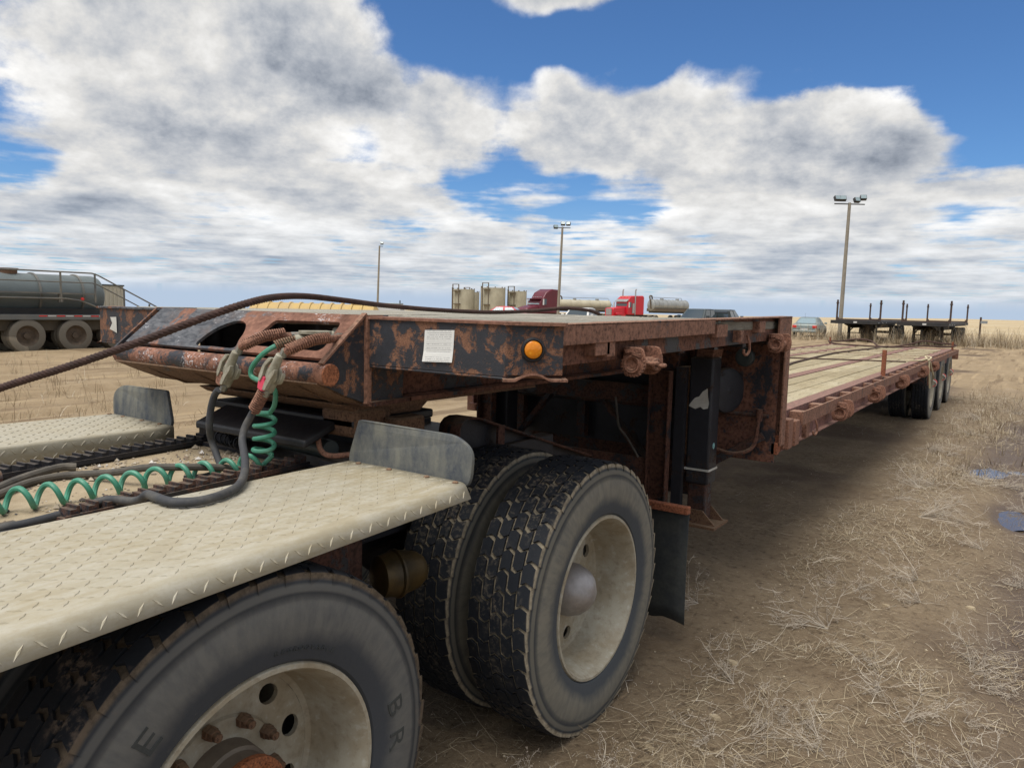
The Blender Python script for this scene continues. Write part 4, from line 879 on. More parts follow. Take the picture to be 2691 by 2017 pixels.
# axles, chambers
for y in (.96,2.51): mb=MB(); mb.cyl((-3.3,y,.505),(-1.5,y,.505),.07,14); mb.lathe([(-.17,.08),(-.12,.15),(0,.18),(.12,.15),(.17,.08)],24,M=Matrix.Translation((CX,y,.505))); mb.build('axle','black_steel',TK)
for X in (-1.63,mirx(-1.63)):
    mb=MB(); mb.lathe([(-.085,.001),(-.085,.045),(-.06,.062),(0,.074),(.006,.080),(.014,.080),(.02,.074),(.07,.066),(.09,.03),(.09,.001)],28,M=Matrix.Translation((X,1.73,.75))@Matrix.Rotation(R(-108),4,'Z')); mb.build('brake_chamber','brass',TK)
mb=MB(); mb.b(-2.7,-2.1,1.2,2.3,.62,.80); mb.build('suspension_beam','grease',TK,bev=.03)
mb=MB(); mb.b(-1.98,-1.60,1.30,1.50,.80,.93); mb.build('spring_hanger','rust_dark',TK,bev=.02)
# wheels
DRIVE=tyre_mesh(.53,.28,'drive',1); DRIVE.materials.append(M['tyre']); LUG=tyre_mesh(.53,.28,'lug',2); LUG.materials.append(M['tyre_mud'])
RIM,xd=rim_mesh(.3165,.155,10,.28); RIM.materials.append(M['rim']); RIMF,xf=rim_mesh(.3165,.160,10,.28); RIMF.materials.append(M['rim'])
def text_ring(word,r0,start,pitch,hgt,wide,x,th):
    dg=None; V=[];F=[]
    for i,ch in enumerate(word):
        if ch==' ': continue
        cu=bpy.data.curves.new('t','FONT'); cu.body=ch; cu.size=1; cu.extrude=.5; cu.align_x='CENTER'; cu.resolution_u=2; ob=bpy.data.objects.new('t',cu); COL.objects.link(ob)
        me=bpy.data.meshes.new_from_object(ob.evaluated_get(bpy.context.evaluated_depsgraph_get())); bpy.data.objects.remove(ob); bpy.data.curves.remove(cu)
        a0=start-pitch*i; o=len(V)
        for v in me.vertices:
            rr=r0+v.co.y*hgt; a=a0-v.co.x*hgt*wide/r0; V.append((x(rr)+v.co.z*th,rr*math.cos(a),rr*math.sin(a)))
        F+=[tuple(o+k for k in p.vertices) for p in me.polygons]; bpy.data.meshes.remove(me)
    mb=MB(); mb.add(V,F); return mb
wallx=lambda r:.1385 if .37<r<.44 else .136
for (X,y,s) in ((-1.42,2.51,1),(-1.765,2.51,1),(-1.42,.96,1),(-1.765,.96,1),(mirx(-1.42),2.51,-1),(mirx(-1.765),2.51,-1),(mirx(-1.42),.96,-1),(mirx(-1.765),.96,-1)):
    front=y<2; outer=X in(-1.42,mirx(-1.42))
    wh=obj('wheel',RIMF if front else RIM,None,TK,loc=(X,y,.505)); wh.rotation_euler=(R(12 if front else -6),0,0 if s>0 else math.pi)
    if not outer: wh.rotation_euler.z+=math.pi
    ty=obj('tyre',LUG if front else DRIVE,None,wh); ty.rotation_euler=(R(random.uniform(0,360)),0,0)
    if not outer: continue
    x0=xf if front else xd
    for k in range(10 if front else 0):
        a=2*math.pi*(k+.5)/10; n_=obj('lug_nut',NUT,None,wh,loc=(x0+.008,.1425*math.cos(a),.1425*math.sin(a))); n_.rotation_euler=(random.uniform(0,1),0,0)
    if front:
        mb=MB(); mb.lathe([(x0-.02,.105),(x0+.055,.100),(x0+.060,.092),(x0+.10,.090),(x0+.104,.096)],32); mb.build('hub','hub_steel',wh)
        mb=MB(); mb.lathe([(x0+.100,.097),(x0+.118,.097),(x0+.122,.092),(x0+.125,.062),(x0+.136,.056),(x0+.138,.001)],32)
        for k in range(8): a=2*math.pi*k/8; mb.cyl((x0+.12,.078*math.cos(a),.078*math.sin(a)),(x0+.134,.078*math.cos(a),.078*math.sin(a)),.010,6)
        mb.build('axle_flange','rust_hub',wh)
        if s>0:
            a0=-wh.rotation_euler.x
            marks=[(ch,11-13.5*k) for k,ch in enumerate('BRIDGESTONE')]+[(ch,132+13.5*(4-k)) for k,ch in enumerate('STONE')]     # the moulded name repeats round the wall
            for ch,dg in marks: text_ring(ch,.376,R(dg)+a0,0,.072,1.25,wallx,.0034).build('letter','flap_dark',wh,smooth=None)
            for k,ch in enumerate('REGROOVABLE'): text_ring(ch,.352,R(86-2.7*k)+a0,0,.017,1.1,lambda r:.1345,.003).build('letter','flap_dark',wh,smooth=None)
    else:
        mb=MB(); mb.lathe([(x0+.0,.105),(x0+.05,.104),(x0+.065,.098),(x0+.09,.088),(x0+.115,.068),(x0+.132,.040),(x0+.137,.015),(x0+.1375,.0005)],40)
        for i,v in enumerate(mb.v): mb.v[i]=(v[0]+.004*noise.noise((v[1]*22,v[2]*22,1)),v[1],v[2])
        mb.build('hub_cover','chrome',wh,smooth=60)
# rear mud flaps on a hanger bar
for s in (1,-1):
    mx=(lambda x:x) if s>0 else mirx
    mb=MB(); mb.b(*sorted((mx(-2.0),mx(-1.247))),3.27,3.31,.672,.708); hb=mb.build('flap_hanger','rust_bright',TK,bev=.003)
    mb=MB(); n=10; v=[];f=[]
    for i in range(n+1):
        x=-1.80+.545*i/n
        for j in range(9): t=j/8; v.append((mx(x-.012*t*(i/n)),3.318+.03*t*t+.008*math.sin(i*1.3)*t,.675-.555*t+.012*t*math.sin(i*1.7)))
    for i in range(n):
        for j in range(8): f.append((i*9+j,i*9+j+1,(i+1)*9+j+1,(i+1)*9+j))
    mb.add(v,f); fl=mb.build('mud_flap','flap_dark',TK); sm=fl.modifiers.new('t','SOLIDIFY'); sm.thickness=.008
# gravel and grit lying on the tractor deck
mb=MB(); rg_=random.Random(5)
for k in range(7500):
    x=rg_.uniform(-2.93,-1.9); y=rg_.uniform(.2,1.8)
    dn=.25+.9*noise.noise((x*3,y*3,0))+(.5 if y>1.55 and x>-2.3 else 0)+(.4 if x<-2.55 else 0)
    if rg_.random()>dn: continue
    r_=rg_.uniform(.002,.006) if rg_.random()<.93 else rg_.uniform(.008,.016); o=len(mb.v)
    for dx,dy,dz in ((1,0,0),(0,1,0),(-1,0,0),(0,-1,0),(0,0,1),(0,0,-.4)): q=r_*rg_.uniform(.6,1.35); mb.v.append((x+dx*q,y+dy*q,1.001+dz*q*.75+r_*.2))
    for a,b in ((0,1),(1,2),(2,3),(3,0)): mb.f+=[(o+a,o+b,o+4),(o+b,o+a,o+5)]
g=newmat('gravel'); ri=g.n('ShaderNodeNewGeometry').outputs['Random Per Island']; c=g.mix(g.mr(ri,0,.8),(.17,.12,.085),(.42,.36,.27)); c=g.mix(g.mr(ri,.85,.9),c,(.55,.52,.48)); c=g.mix(g.mr(ri,.12,.08),c,(.07,.07,.075)); fin(g,c,.9,0.,None,spec=.25)
tag(mb.build('deck_gravel','gravel',smooth=70),'loose gravel and grit lying on the tractor deck',None,kind='stuff')
# ------------------------------------------------------------------ air lines, electric cable, wire rope
def gladhand(root,p,dirn,side,lever):
    """two cast halves locked face to face: body, wing plate, lugs. dirn = run of the line"""
    d=Vector(dirn).normalized(); u=Vector((0,-1,.25)); u=(u-d*u.dot(d)).normalized(); b=d.cross(u); Mx=Matrix(((d.x,b.x,u.x,p[0]),(d.y,b.y,u.y,p[1]),(d.z,b.z,u.z,p[2]),(0,0,0,1)))
    def w(m): m.v=[tuple(Mx@Vector(q)) for q in m.v]; return m
    Ru=Matrix.Rotation(R(-90),4,'Y')          # local X -> local Z (u)
    m=MB(); m.lathe([(-.018,.001),(-.018,.020),(-.014,.027),(-.003,.028),(-.001,.024),(-.001,.001)],22,M=Ru); m.lathe([(-.066,.001),(-.066,.0125),(-.030,.0150),(-.012,.0165)],14,M=Matrix.Translation((0,0,-.008))); m.prism(roundpoly([(-.030,.012),(-.012,.034),(.020,.036),(.030,.026),(.010,.018)],.007,3),2,-.016,-.004); w(m).build('coupling_body','galv',root,bev=.0025)
    m=MB(); m.lathe([(.002,.001),(.002,.024),(.004,.028),(.014,.027),(.020,.019),(.020,.001)],22,M=Ru); m.lathe([(.012,.0165),(.040,.0150),(.080,.0125),(.080,.001)],14,M=Matrix.Translation((0,0,.010))); w(m).build('coupling_body','galv',root,bev=.0025)
    m=MB(); m.prism(roundpoly([(-.046,-.020),(-.030,-.036),(.012,-.038),(.050,-.026),(.060,-.010),(.046,-.012),(.016,-.024),(-.022,-.018)],.006,3),2,.016,.028); w(m).build('coupling_wing','galv',root,bev=.0025)
    m=MB(); m.prism(roundpoly([(-.050,.012),(-.020,.008),(.022,.016),(.046,.030),(.030,.036),(-.010,.028),(-.044,.026)],.006,3),2,.018,.030); w(m).build('coupling_wing','galv',root,bev=.0025)
    m=MB(); m.prism(roundpoly([(-.072,-.022),(-.046,-.034),(-.022,-.026),(-.016,-.010),(-.030,-.004),(-.040,.010),(-.064,.006)],.006,3),2,.012,.024); w(m).build('locking_lug',lever,root,bev=.003)
    m=MB(); m.lathe([(-.085,.0005),(-.085,.0125),(-.062,.0125),(-.060,.010)],6); w(m).build('hex_fitting','fitting',root)
    m=MB(); m.lathe([(.074,.012),(.10,.012),(.10,.0005)],6); w(m).build('hex_fitting','fitting',root)
def spring(root,P,r,pitch,wire,mname='rust_winch'):
    P2,L=resample(cr(P),60); m=MB(); m.tube(helix(P2,r,max(3,L/pitch),10),wire,5); m.build('spring_guard',mname,root)
A=thing('air_hose','grey rubber air hose looping down from the brown-capped coupling','hose',(-2.28,1.53,1.0),0,'air lines between tractor and trailer',True)
mb=MB(); mb.tube(cr([(-2.300,1.53,1.310),(-2.326,1.53,1.286),(-2.349,1.53,1.234),(-2.359,1.53,1.175),(-2.378,1.55,1.12),(-2.348,1.55,1.070),(-2.30,1.53,1.034),(-2.28,1.47,1.018),(-2.31,1.40,1.016)]),.0122,12); mb.build('rubber_line','hose',A)
gladhand(A,(-2.228,1.53,1.382),(.56,0,.83),1,'rust_winch')
mb=MB(); q=cr([(-2.172,1.53,1.462),(-2.155,1.54,1.478),(-2.14,1.60,1.494),(-2.11,1.66,1.502),(-2.07,1.76,1.505)]); mb.tube(q,.0125,10); mb.build('trailer_line','rust_winch',A); spring(A,[(-2.165,1.535,1.470),(-2.14,1.60,1.500),(-2.11,1.66,1.512)],.0165,.0075,.0032)
mb=MB(); mb.cyl((-2.10,1.68,1.503),(-2.06,1.78,1.506),.013,6); mb.build('hose_fitting','fitting',A)
B=thing('air_hose','grey rubber air hose with pink coupling lug draped over the checker-plate fender','hose',(-1.95,1.45,1.0),0,'air lines between tractor and trailer',True)
mb=MB(); mb.tube(cr([(-2.012,1.50,1.332),(-2.044,1.50,1.287),(-2.072,1.495,1.245),(-2.085,1.48,1.205),(-2.07,1.46,1.168),(-2.02,1.43,1.143),(-1.93,1.37,1.124),(-1.84,1.30,1.112),(-1.770,1.23,1.1065),(-1.731,1.157,1.1055),(-1.717,1.094,1.1055),(-1.732,1.052,1.1055),(-1.77,1.031,1.1055),(-1.839,1.033,1.1055),(-1.905,1.048,1.098),(-1.97,1.065,1.07),(-2.06,1.085,1.045),(-2.15,1.06,1.038),(-2.165,.97,1.02),(-2.16,.86,1.014),(-2.16,.78,1.014),(-2.15,.6,1.014)]),.0122,12); mb.build('rubber_line','hose',B)
gladhand(B,(-1.958,1.50,1.388),(.56,0,.83),1,'pink'); spring(B,[(-2.005,1.50,1.337),(-2.030,1.50,1.305),(-2.060,1.498,1.265)],.018,.0085,.0034)
mb=MB(); mb.tube(cr([(-1.905,1.50,1.462),(-1.888,1.52,1.480),(-1.870,1.58,1.500),(-1.868,1.64,1.503),(-1.905,1.75,1.505)]),.0125,10); mb.build('trailer_line','rust_winch',B); spring(B,[(-1.900,1.505,1.470),(-1.870,1.58,1.500),(-1.862,1.64,1.507)],.0165,.0075,.0032)
mb=MB(); mb.cyl((-1.875,1.66,1.503),(-1.905,1.74,1.505),.014,6); mb.cyl((-1.90,1.73,1.49),(-1.90,1.73,1.52),.017,10); mb.build('hose_fitting','fitting',B)
def hose(label,P,r,m='hose_dusty',grp='loose hoses lying on the tractor deck'):
    mb=MB(); mb.tube(cr(P),r,10); o=mb.build('loose_hose',m); tag(o,label,'hose',grp)
hose('long dusty hose lying across the green coil on the sandy deck',[(-2.234,1.719,1.016),(-2.25,1.617,1.018),(-2.267,1.499,1.045),(-2.305,1.369,1.062),(-2.37,1.294,1.062),(-2.469,1.254,1.04),(-2.61,1.217,1.018),(-2.66,1.145,1.014),(-2.63,1.046,1.014),(-2.54,.933,1.014),(-2.43,.803,1.014),(-2.3,.6,1.014)],.0125)
hose('short dusty hose with open end beside the far grip strip',[(-2.75,1.257,1.016),(-2.765,1.212,1.02),(-2.73,1.125,1.02),(-2.68,1.033,1.016),(-2.62,.96,1.015),(-2.52,.83,1.015)],.0145)
hose('dark hose along the inner edge of the checker-plate fender',[(-2.02,.93,1.013),(-2.06,.86,1.013),(-2.09,.79,1.013),(-2.10,.65,1.013)],.013,'hose')
GC=thing('coiled_cable','green coiled electric cable plugged into the rusty trailer nose','cable',(-2.15,1.6,1.0),0,None,True)
lead=cr([(-2.045,1.63,1.487),(-2.066,1.585,1.470),(-2.101,1.56,1.440),(-2.148,1.555,1.395),(-2.148,1.555,1.366),(-2.10,1.56,1.350),(-2.075,1.59,1.325),(-2.10,1.61,1.27),(-2.14,1.62,1.235)],8)
coil=helix(cr([(-2.178,1.63,1.235),(-2.183,1.63,1.17),(-2.185,1.63,1.12),(-2.195,1.63,1.075)]),.034,3.6,20,R(70))
lie=helix(cr([(-2.225,1.63,1.055),(-2.235,1.545,1.042),(-2.265,1.447,1.040),(-2.293,1.329,1.040),(-2.298,1.21,1.040),(-2.311,1.076,1.040),(-2.331,.968,1.040),(-2.343,.866,1.040),(-2.36,.772,1.040),(-2.38,.6,1.040)]),.030,13.5,18,R(200))
mb=MB(); P_=lead+[lead[-1].lerp(coil[0],.5)]+coil+[coil[-1].lerp(lie[0],.5)]+lie; mb.tube(cr(P_,2),.0085,8); mb.build('coil_jacket','green_cable',GC)
spring(GC,[(-2.066,1.59,1.472),(-2.045,1.63,1.486),(-2.022,1.67,1.494)],.016,.008,.0035,'dirt_steel')
mb=MB(); mb.cyl((-2.035,1.645,1.490),(-1.97,1.76,1.505),.020,16); mb.prism(roundpoly([(-2.03,1.650),(-1.975,1.650),(-1.94,1.725),(-1.985,1.74)],.01,3),2,1.513,1.525); mb.build('plug','galv',GC,bev=.004)
mb=MB(); mb.b(-2.02,-1.91,1.79,1.82,1.455,1.535); mb.build('socket','galv',GC,bev=.01)
# heavy wire rope: six strands laid round each other
def wire_rope(name,P,r,label,pitch,strands=6,n=5,k=8,mat_='rope_rust'):
    path,L=resample(cr(P,10),int(L_est(P)/pitch*k)+2); rr=[lambda a,r=r:r*(1+.42*abs(math.cos(a*strands/2)))/1.28]*len(path)
    mb=MB(); mb.tube(path,rr,strands*n,True,tw=2*math.pi/(k*1.0)/1.0); o=mb.build(name,mat_,smooth=70); tag(o,label,'wire rope'); return o
def L_est(P): return sum((Vector(b)-Vector(a)).length for a,b in zip(P,P[1:]))
wire_rope('wire_rope',[(-2.75,.60,1.16),(-2.501,.731,1.273),(-2.206,.826,1.376),(-2.008,.911,1.443),(-1.838,1.0,1.510),(-1.745,1.10,1.567),(-1.715,1.21,1.608),(-1.762,1.349,1.631),(-1.848,1.535,1.638),(-1.96,1.80,1.629),(-2.06,2.108,1.614),(-2.125,2.5,1.600),(-2.151,2.91,1.5935),(-2.151,3.278,1.604),(-2.116,3.549,1.622),(-2.06,3.709,1.614),(-2.035,3.80,1.594)],.0098,'thick rusty wire rope arching off the trailer deck over the nose',.10)
def rope(label,P,r,name='wire_rope',m='rope_far',g_=None):
    mb=MB(); mb.tube(cr(P,6),r,7); o=mb.build(name,m); tag(o,label,'wire rope',g_)
rope('rusty wire rope slung in loops between the two rear deck stakes',[(-3.58,17.32,1.06),(-3.35,17.28,1.07),(-3.0,17.2,1.13),(-2.7,17.0,1.11),(-2.5,16.6,1.03),(-2.3,16.7,1.02),(-2.0,16.9,1.07),(-1.75,17.1,1.15),(-1.5,17.2,1.12),(-1.25,17.34,1.10),(-1.20,17.28,1.07),(-1.4,17.0,1.05),(-1.7,16.8,1.06),(-2.2,16.5,1.02),(-2.8,16.6,1.02),(-3.3,16.9,1.02),(-3.54,17.22,1.04),(-3.60,17.34,1.07)],.016)
rope('thin rusty rope lying loose along the lower deck planks',[(-2.30,8.9,1.016),(-2.404,9.621,1.016),(-2.50,11.2,1.016),(-2.567,12.76,1.016),(-2.50,13.966,1.02),(-2.419,15.3,1.02),(-2.35,16.2,1.03),(-2.3,16.55,1.03)],.013)
rope('straight thin bar lying across the lower deck planks',[(-3.4,10.45,1.014),(-2.66,10.81,1.014),(-1.9,11.17,1.014),(-1.36,11.42,1.014)],.010,'steel_bar')
kn=thing('frayed_rope','cream frayed rope knotted to the side rail before the tyres','rope',(-1.15,12.0,1.0),0,None,True)
mb=MB()
for P in ([(-1.25,11.9,1.01),(-1.16,12.0,1.04),(-1.13,12.1,.98),(-1.12,12.2,.90),(-1.10,12.3,.80)],[(-1.16,12.0,1.04),(-1.20,12.1,1.07),(-1.12,12.05,1.06),(-1.15,11.95,1.02)],[(-1.14,12.02,1.03),(-1.13,12.0,.9),(-1.12,12.05,.75),(-1.11,12.08,.62)],[(-1.18,12.0,1.02),(-1.3,11.8,1.015),(-1.4,11.7,1.01)]): mb.tube(cr(P,6),.011,6)
mb.build('knotted_cord','frayed',kn)
# ------------------------------------------------------------------ background
FWH=Vector((-math.sin(YAW),math.cos(YAW),0)); RTH=Vector((math.cos(YAW),math.sin(YAW),0))
def head(a,b): v=FWH*a+RTH*b; return math.atan2(v.y,v.x)
def wheel_simple(root,x,y,z,r,w,s=1,ax='y'):
    m=MB(); prof=[(-w/2,r*.62),(-w/2,r*.92),(-w*.42,r),(w*.42,r),(w/2,r*.92),(w/2,r*.62)]
    Mx=Matrix.Translation((x,y,z))@Matrix.Rotation(0 if s<0 else math.pi,4,'Z'); m.lathe(prof,24,M=Mx); wh=m.build('wheel','tyre_far' if r>.44 else 'flap_dark',root)
    m=MB(); m.lathe([(w/2-.005,r*.62),(w*.3,r*.56),(w*.12,r*.45),(w*.12,r*.2),(w*.34,r*.18),(w*.34,.001)],20,M=Mx); m.build('rim','rim_far' if r>.44 else 'steel_tank',wh)
# grey vacuum tank truck on the far side of the yard (runs along Y)
T=thing('tank_truck','dirty grey tank truck with catwalk railing parked across the yard','truck',(-24.2,9.,0))
m=MB(); Mx=Matrix.Rotation(R(90),4,'Z'); tcx,tz,tr=-.15,1.64,.62
m.lathe([(-7,tr),(2.75,tr),(2.88,tr*.93),(2.97,tr*.7),(3.02,tr*.35),(3.03,.001)],40,M=Matrix.Translation((tcx,0,tz))@Mx); tk=m.build('tank','tank_grey',T)
for y in (-4.5,-2.9,-.55,1.05,2.25): m=MB(); m.lathe([(-.03,tr),(-.03,tr+.035),(.03,tr+.035),(.03,tr)],40,M=Matrix.Translation((tcx,y,tz))@Mx); m.build('tank_band','rail_grey',tk)
m=MB(); m.cyl((tcx,.45,tz+tr-.04),(tcx,.45,tz+tr+.10),.24,18); m.cyl((tcx,.45,tz+tr+.10),(tcx,.45,tz+tr+.13),.27,18); m.build('manhole','dirt_steel',tk)
m=MB(); m.b(-.95,1.0,-6,4.4,.93,1.08); m.build('bed','bed_grey',T,bev=.01)
m=MB(); m.b(-.8,.55,-6,2.9,1.08,1.25); m.build('tank_cradle','tank_under',T)
for i,y in enumerate(np.arange(.75,2.9,.24)): m=MB(); m.b(1.001,1.004,y,y+.22,1.025,1.06); m.build('reflective_tape','lens_red' if i%2==0 else 'white_paint',T)
# catwalk rail
for z,r in ((2.32,.022),(2.03,.018)):
    m=MB(); m.tube([(1.0,-6,z),(1.0,2.25,z),(1.0,2.42,z-.05),(1.0,4.4,z-1.05)],r,8); m.build('hand_rail','rail_grey',T)
for z,w_ in ((1.70,.04),(1.58,.03)): m=MB(); m.b(.55,1.0,-6,2.35,z-.02,z+.02) if z>1.6 else m.tube([(1.0,-6,z-.03),(1.0,1.5,z-.03),(1.0,1.9,z-.08),(1.0,2.5,z-.32)],.025,8); m.build('catwalk_edge','rail_grey',T)
for y in (-3.0,-.35,1.36,2.33): m=MB(); m.b(.98,1.02,y-.022,y+.022,1.45,2.32); m.build('rail_post','rail_grey',T)
for y in (3.2,4.0): m=MB(); m.b(.98,1.02,y-.02,y+.02,1.08,2.32-(y-2.33)*.53); m.build('rail_post','rail_grey',T)
for y in (-.4,1.3): m=MB(); m.prism([(y,1.45),(y+.12,1.45),(y+.09,1.70),(y+.03,1.70)],0,.9,1.0); m.build('walk_bracket','rail_grey',T)
m=MB(); m.lathe([(0,.045),(.03,.045),(.035,.001)],16,M=Matrix.Translation((1.0,1.95,1.55))); m.build('red_valve','lens_red',T)
for s in (-.62,.62): m=MB(); m.b(s-.08,s+.08,-6,4.4,.62,.93); m.build('chassis_rail','chassis_dirt',T)
m=MB(); m.b(.28,.40,-.9,4.0,.55,.90); m.build('side_skirt','chassis_dirt',T)
for y in (.45,1.75,3.06):
    for x in (.86,.56,-.56,-.86): wheel_simple(T,x,y,.475,.475,.26,1 if x<0 else -1)
m=MB(); m.prism([(-.75,1.0),(-.40,1.0),(-.46,.66),(-.55,.62),(-.62,.62)],0,.94,1.003); m.build('fender_end','bed_grey',T)
m=MB(); m.b(.60,1.0,-.95,-.94,.56,.93); m.build('mud_flap','flap_tan',T)
m=MB(); m.b(.62,1.01,-.62,-.61,.58,.95); m.build('mud_flap','flap_tan',T)
# cream cargo container beyond it
CT=thing('cargo_container','cream steel cargo container standing behind the grey tank truck','container',(-45.2,22.2,0),R(20))
m=MB(); m.b(-1.2,1.2,-3,.7,.15,2.28); m.build('shell','cream',CT,bev=.01)
for y in np.arange(-2.8,.7,.3): m=MB(); m.b(1.2,1.225,y,y+.14,.25,2.2); m.build('corrugation','cream',CT)
m=MB(); m.b(-1.24,1.24,-3.04,.74,2.28,2.36); m.build('roof_frame','dark_paint',CT)
# yellow ribbed tank lying behind the deck
YT=thing('yellow_tank','yellow ribbed tank lying on the ground behind the trailer nose','tank',(-24.,20.5,-.05),math.atan2(2.35,3.37))
m=MB(); m.lathe([(-2.75,.001),(-2.7,.5),(-2.55,.74),(2.4,.72),(2.55,.5),(2.6,.001)],28,M=Matrix.Translation((0,0,.90))); m.build('shell','yellow',YT)
for x in np.arange(-2.3,2.3,.42): m=MB(); m.lathe([(-.06,.735),(-.04,.775),(.04,.775),(.06,.735)],28,M=Matrix.Translation((x,0,.90))); m.build('rib','yellow',YT)
m=MB(); m.cyl((1.6,0,1.6),(1.6,0,1.78),.16,14); m.build('hatch','yellow',YT)
for x in (-1.6,1.6): m=MB(); m.b(x-.1,x+.1,-.6,.6,0,.3); m.build('saddle','yellow',YT)
WT=thing('white_tote','small white tote with green lid standing beyond the yellow tank','tote',(-42.1,43.5,0),.4)
m=MB(); m.b(-1.0,1.0,-.5,.5,0,1.62); m.build('body','white_paint',WT,bev=.08); m=MB(); m.b(-.9,.9,-.45,.45,1.62,1.72); m.build('lid','silver_green',WT,bev=.03); m=MB(); m.cyl((.7,.2,1.7),(.7,.2,1.95),.05,8); m.build('vent','dark_paint',WT)
# storage tanks
def storage(loc,r,h,label,rz):
    S_=thing('storage_tank',label,'tank',loc,rz,'cream storage tanks')
    n=26; prof=[(-.0,.0)]; m=MB(); k=72; v=[];f=[]
    for z in (0,h-.12,h):
        for j in range(k): a=2*math.pi*j/k; q=r*(1+(.014 if j%3==0 else 0))*(1 if z<h else .985); v.append((q*math.cos(a),q*math.sin(a),z))
    for i in range(2):
        for j in range(k): f.append((i*k+j,i*k+(j+1)%k,(i+1)*k+(j+1)%k,(i+1)*k+j))
    f.append(tuple(2*k+j for j in range(k))); m.add(v,f); m.build('shell','tank_cream',S_,smooth=25)
    for j in range(9): a=2*math.pi*j/9; m=MB(); m.b(-.06,.06,-.06,.06,0,.16); o=m.build('rim_cleat','brown_pipe',S_,loc=(r*.96*math.cos(a),r*.96*math.sin(a),h))
    for y in (-.55,.55): m=MB(); m.b(-.06,.06,-.06,.06,0,h+.75); m.build('ladder_post','brown_pipe',S_,loc=(r+.45,y,0))
    m=MB(); m.b(r+.39,r+.51,-.6,.6,h+.66,h+.76); m.build('ladder_head','brown_pipe',S_)
    for z in (1.9,h-.35): m=MB(); m.b(r-.05,r+.5,-.62,.62,z,z+.12); m.build('ladder_stay','brown_pipe',S_)
    m=MB(); m.cyl((r*.7,-r*.72,.3),(r*.7,-r*.72,h+.25),.09,8); m.build('fill_pipe','brown_pipe',S_)
storage((-75.0,94.0,0),1.80,4.3,'wide cream storage tank standing farthest from the burgundy truck',head(-1,-.55))
storage((-71.3,97.0,0),1.95,4.65,'tallest cream storage tank with the highest ladder frame',head(-1,-.55))
storage((-69.3,100.9,0),1.55,4.25,'cream storage tank beside the burgundy truck cab',head(-1,-.55))
storage((-77.6,99.6,0),1.2,4.0,'narrow cream storage tank half hidden between two larger ones',head(-1,-.55))
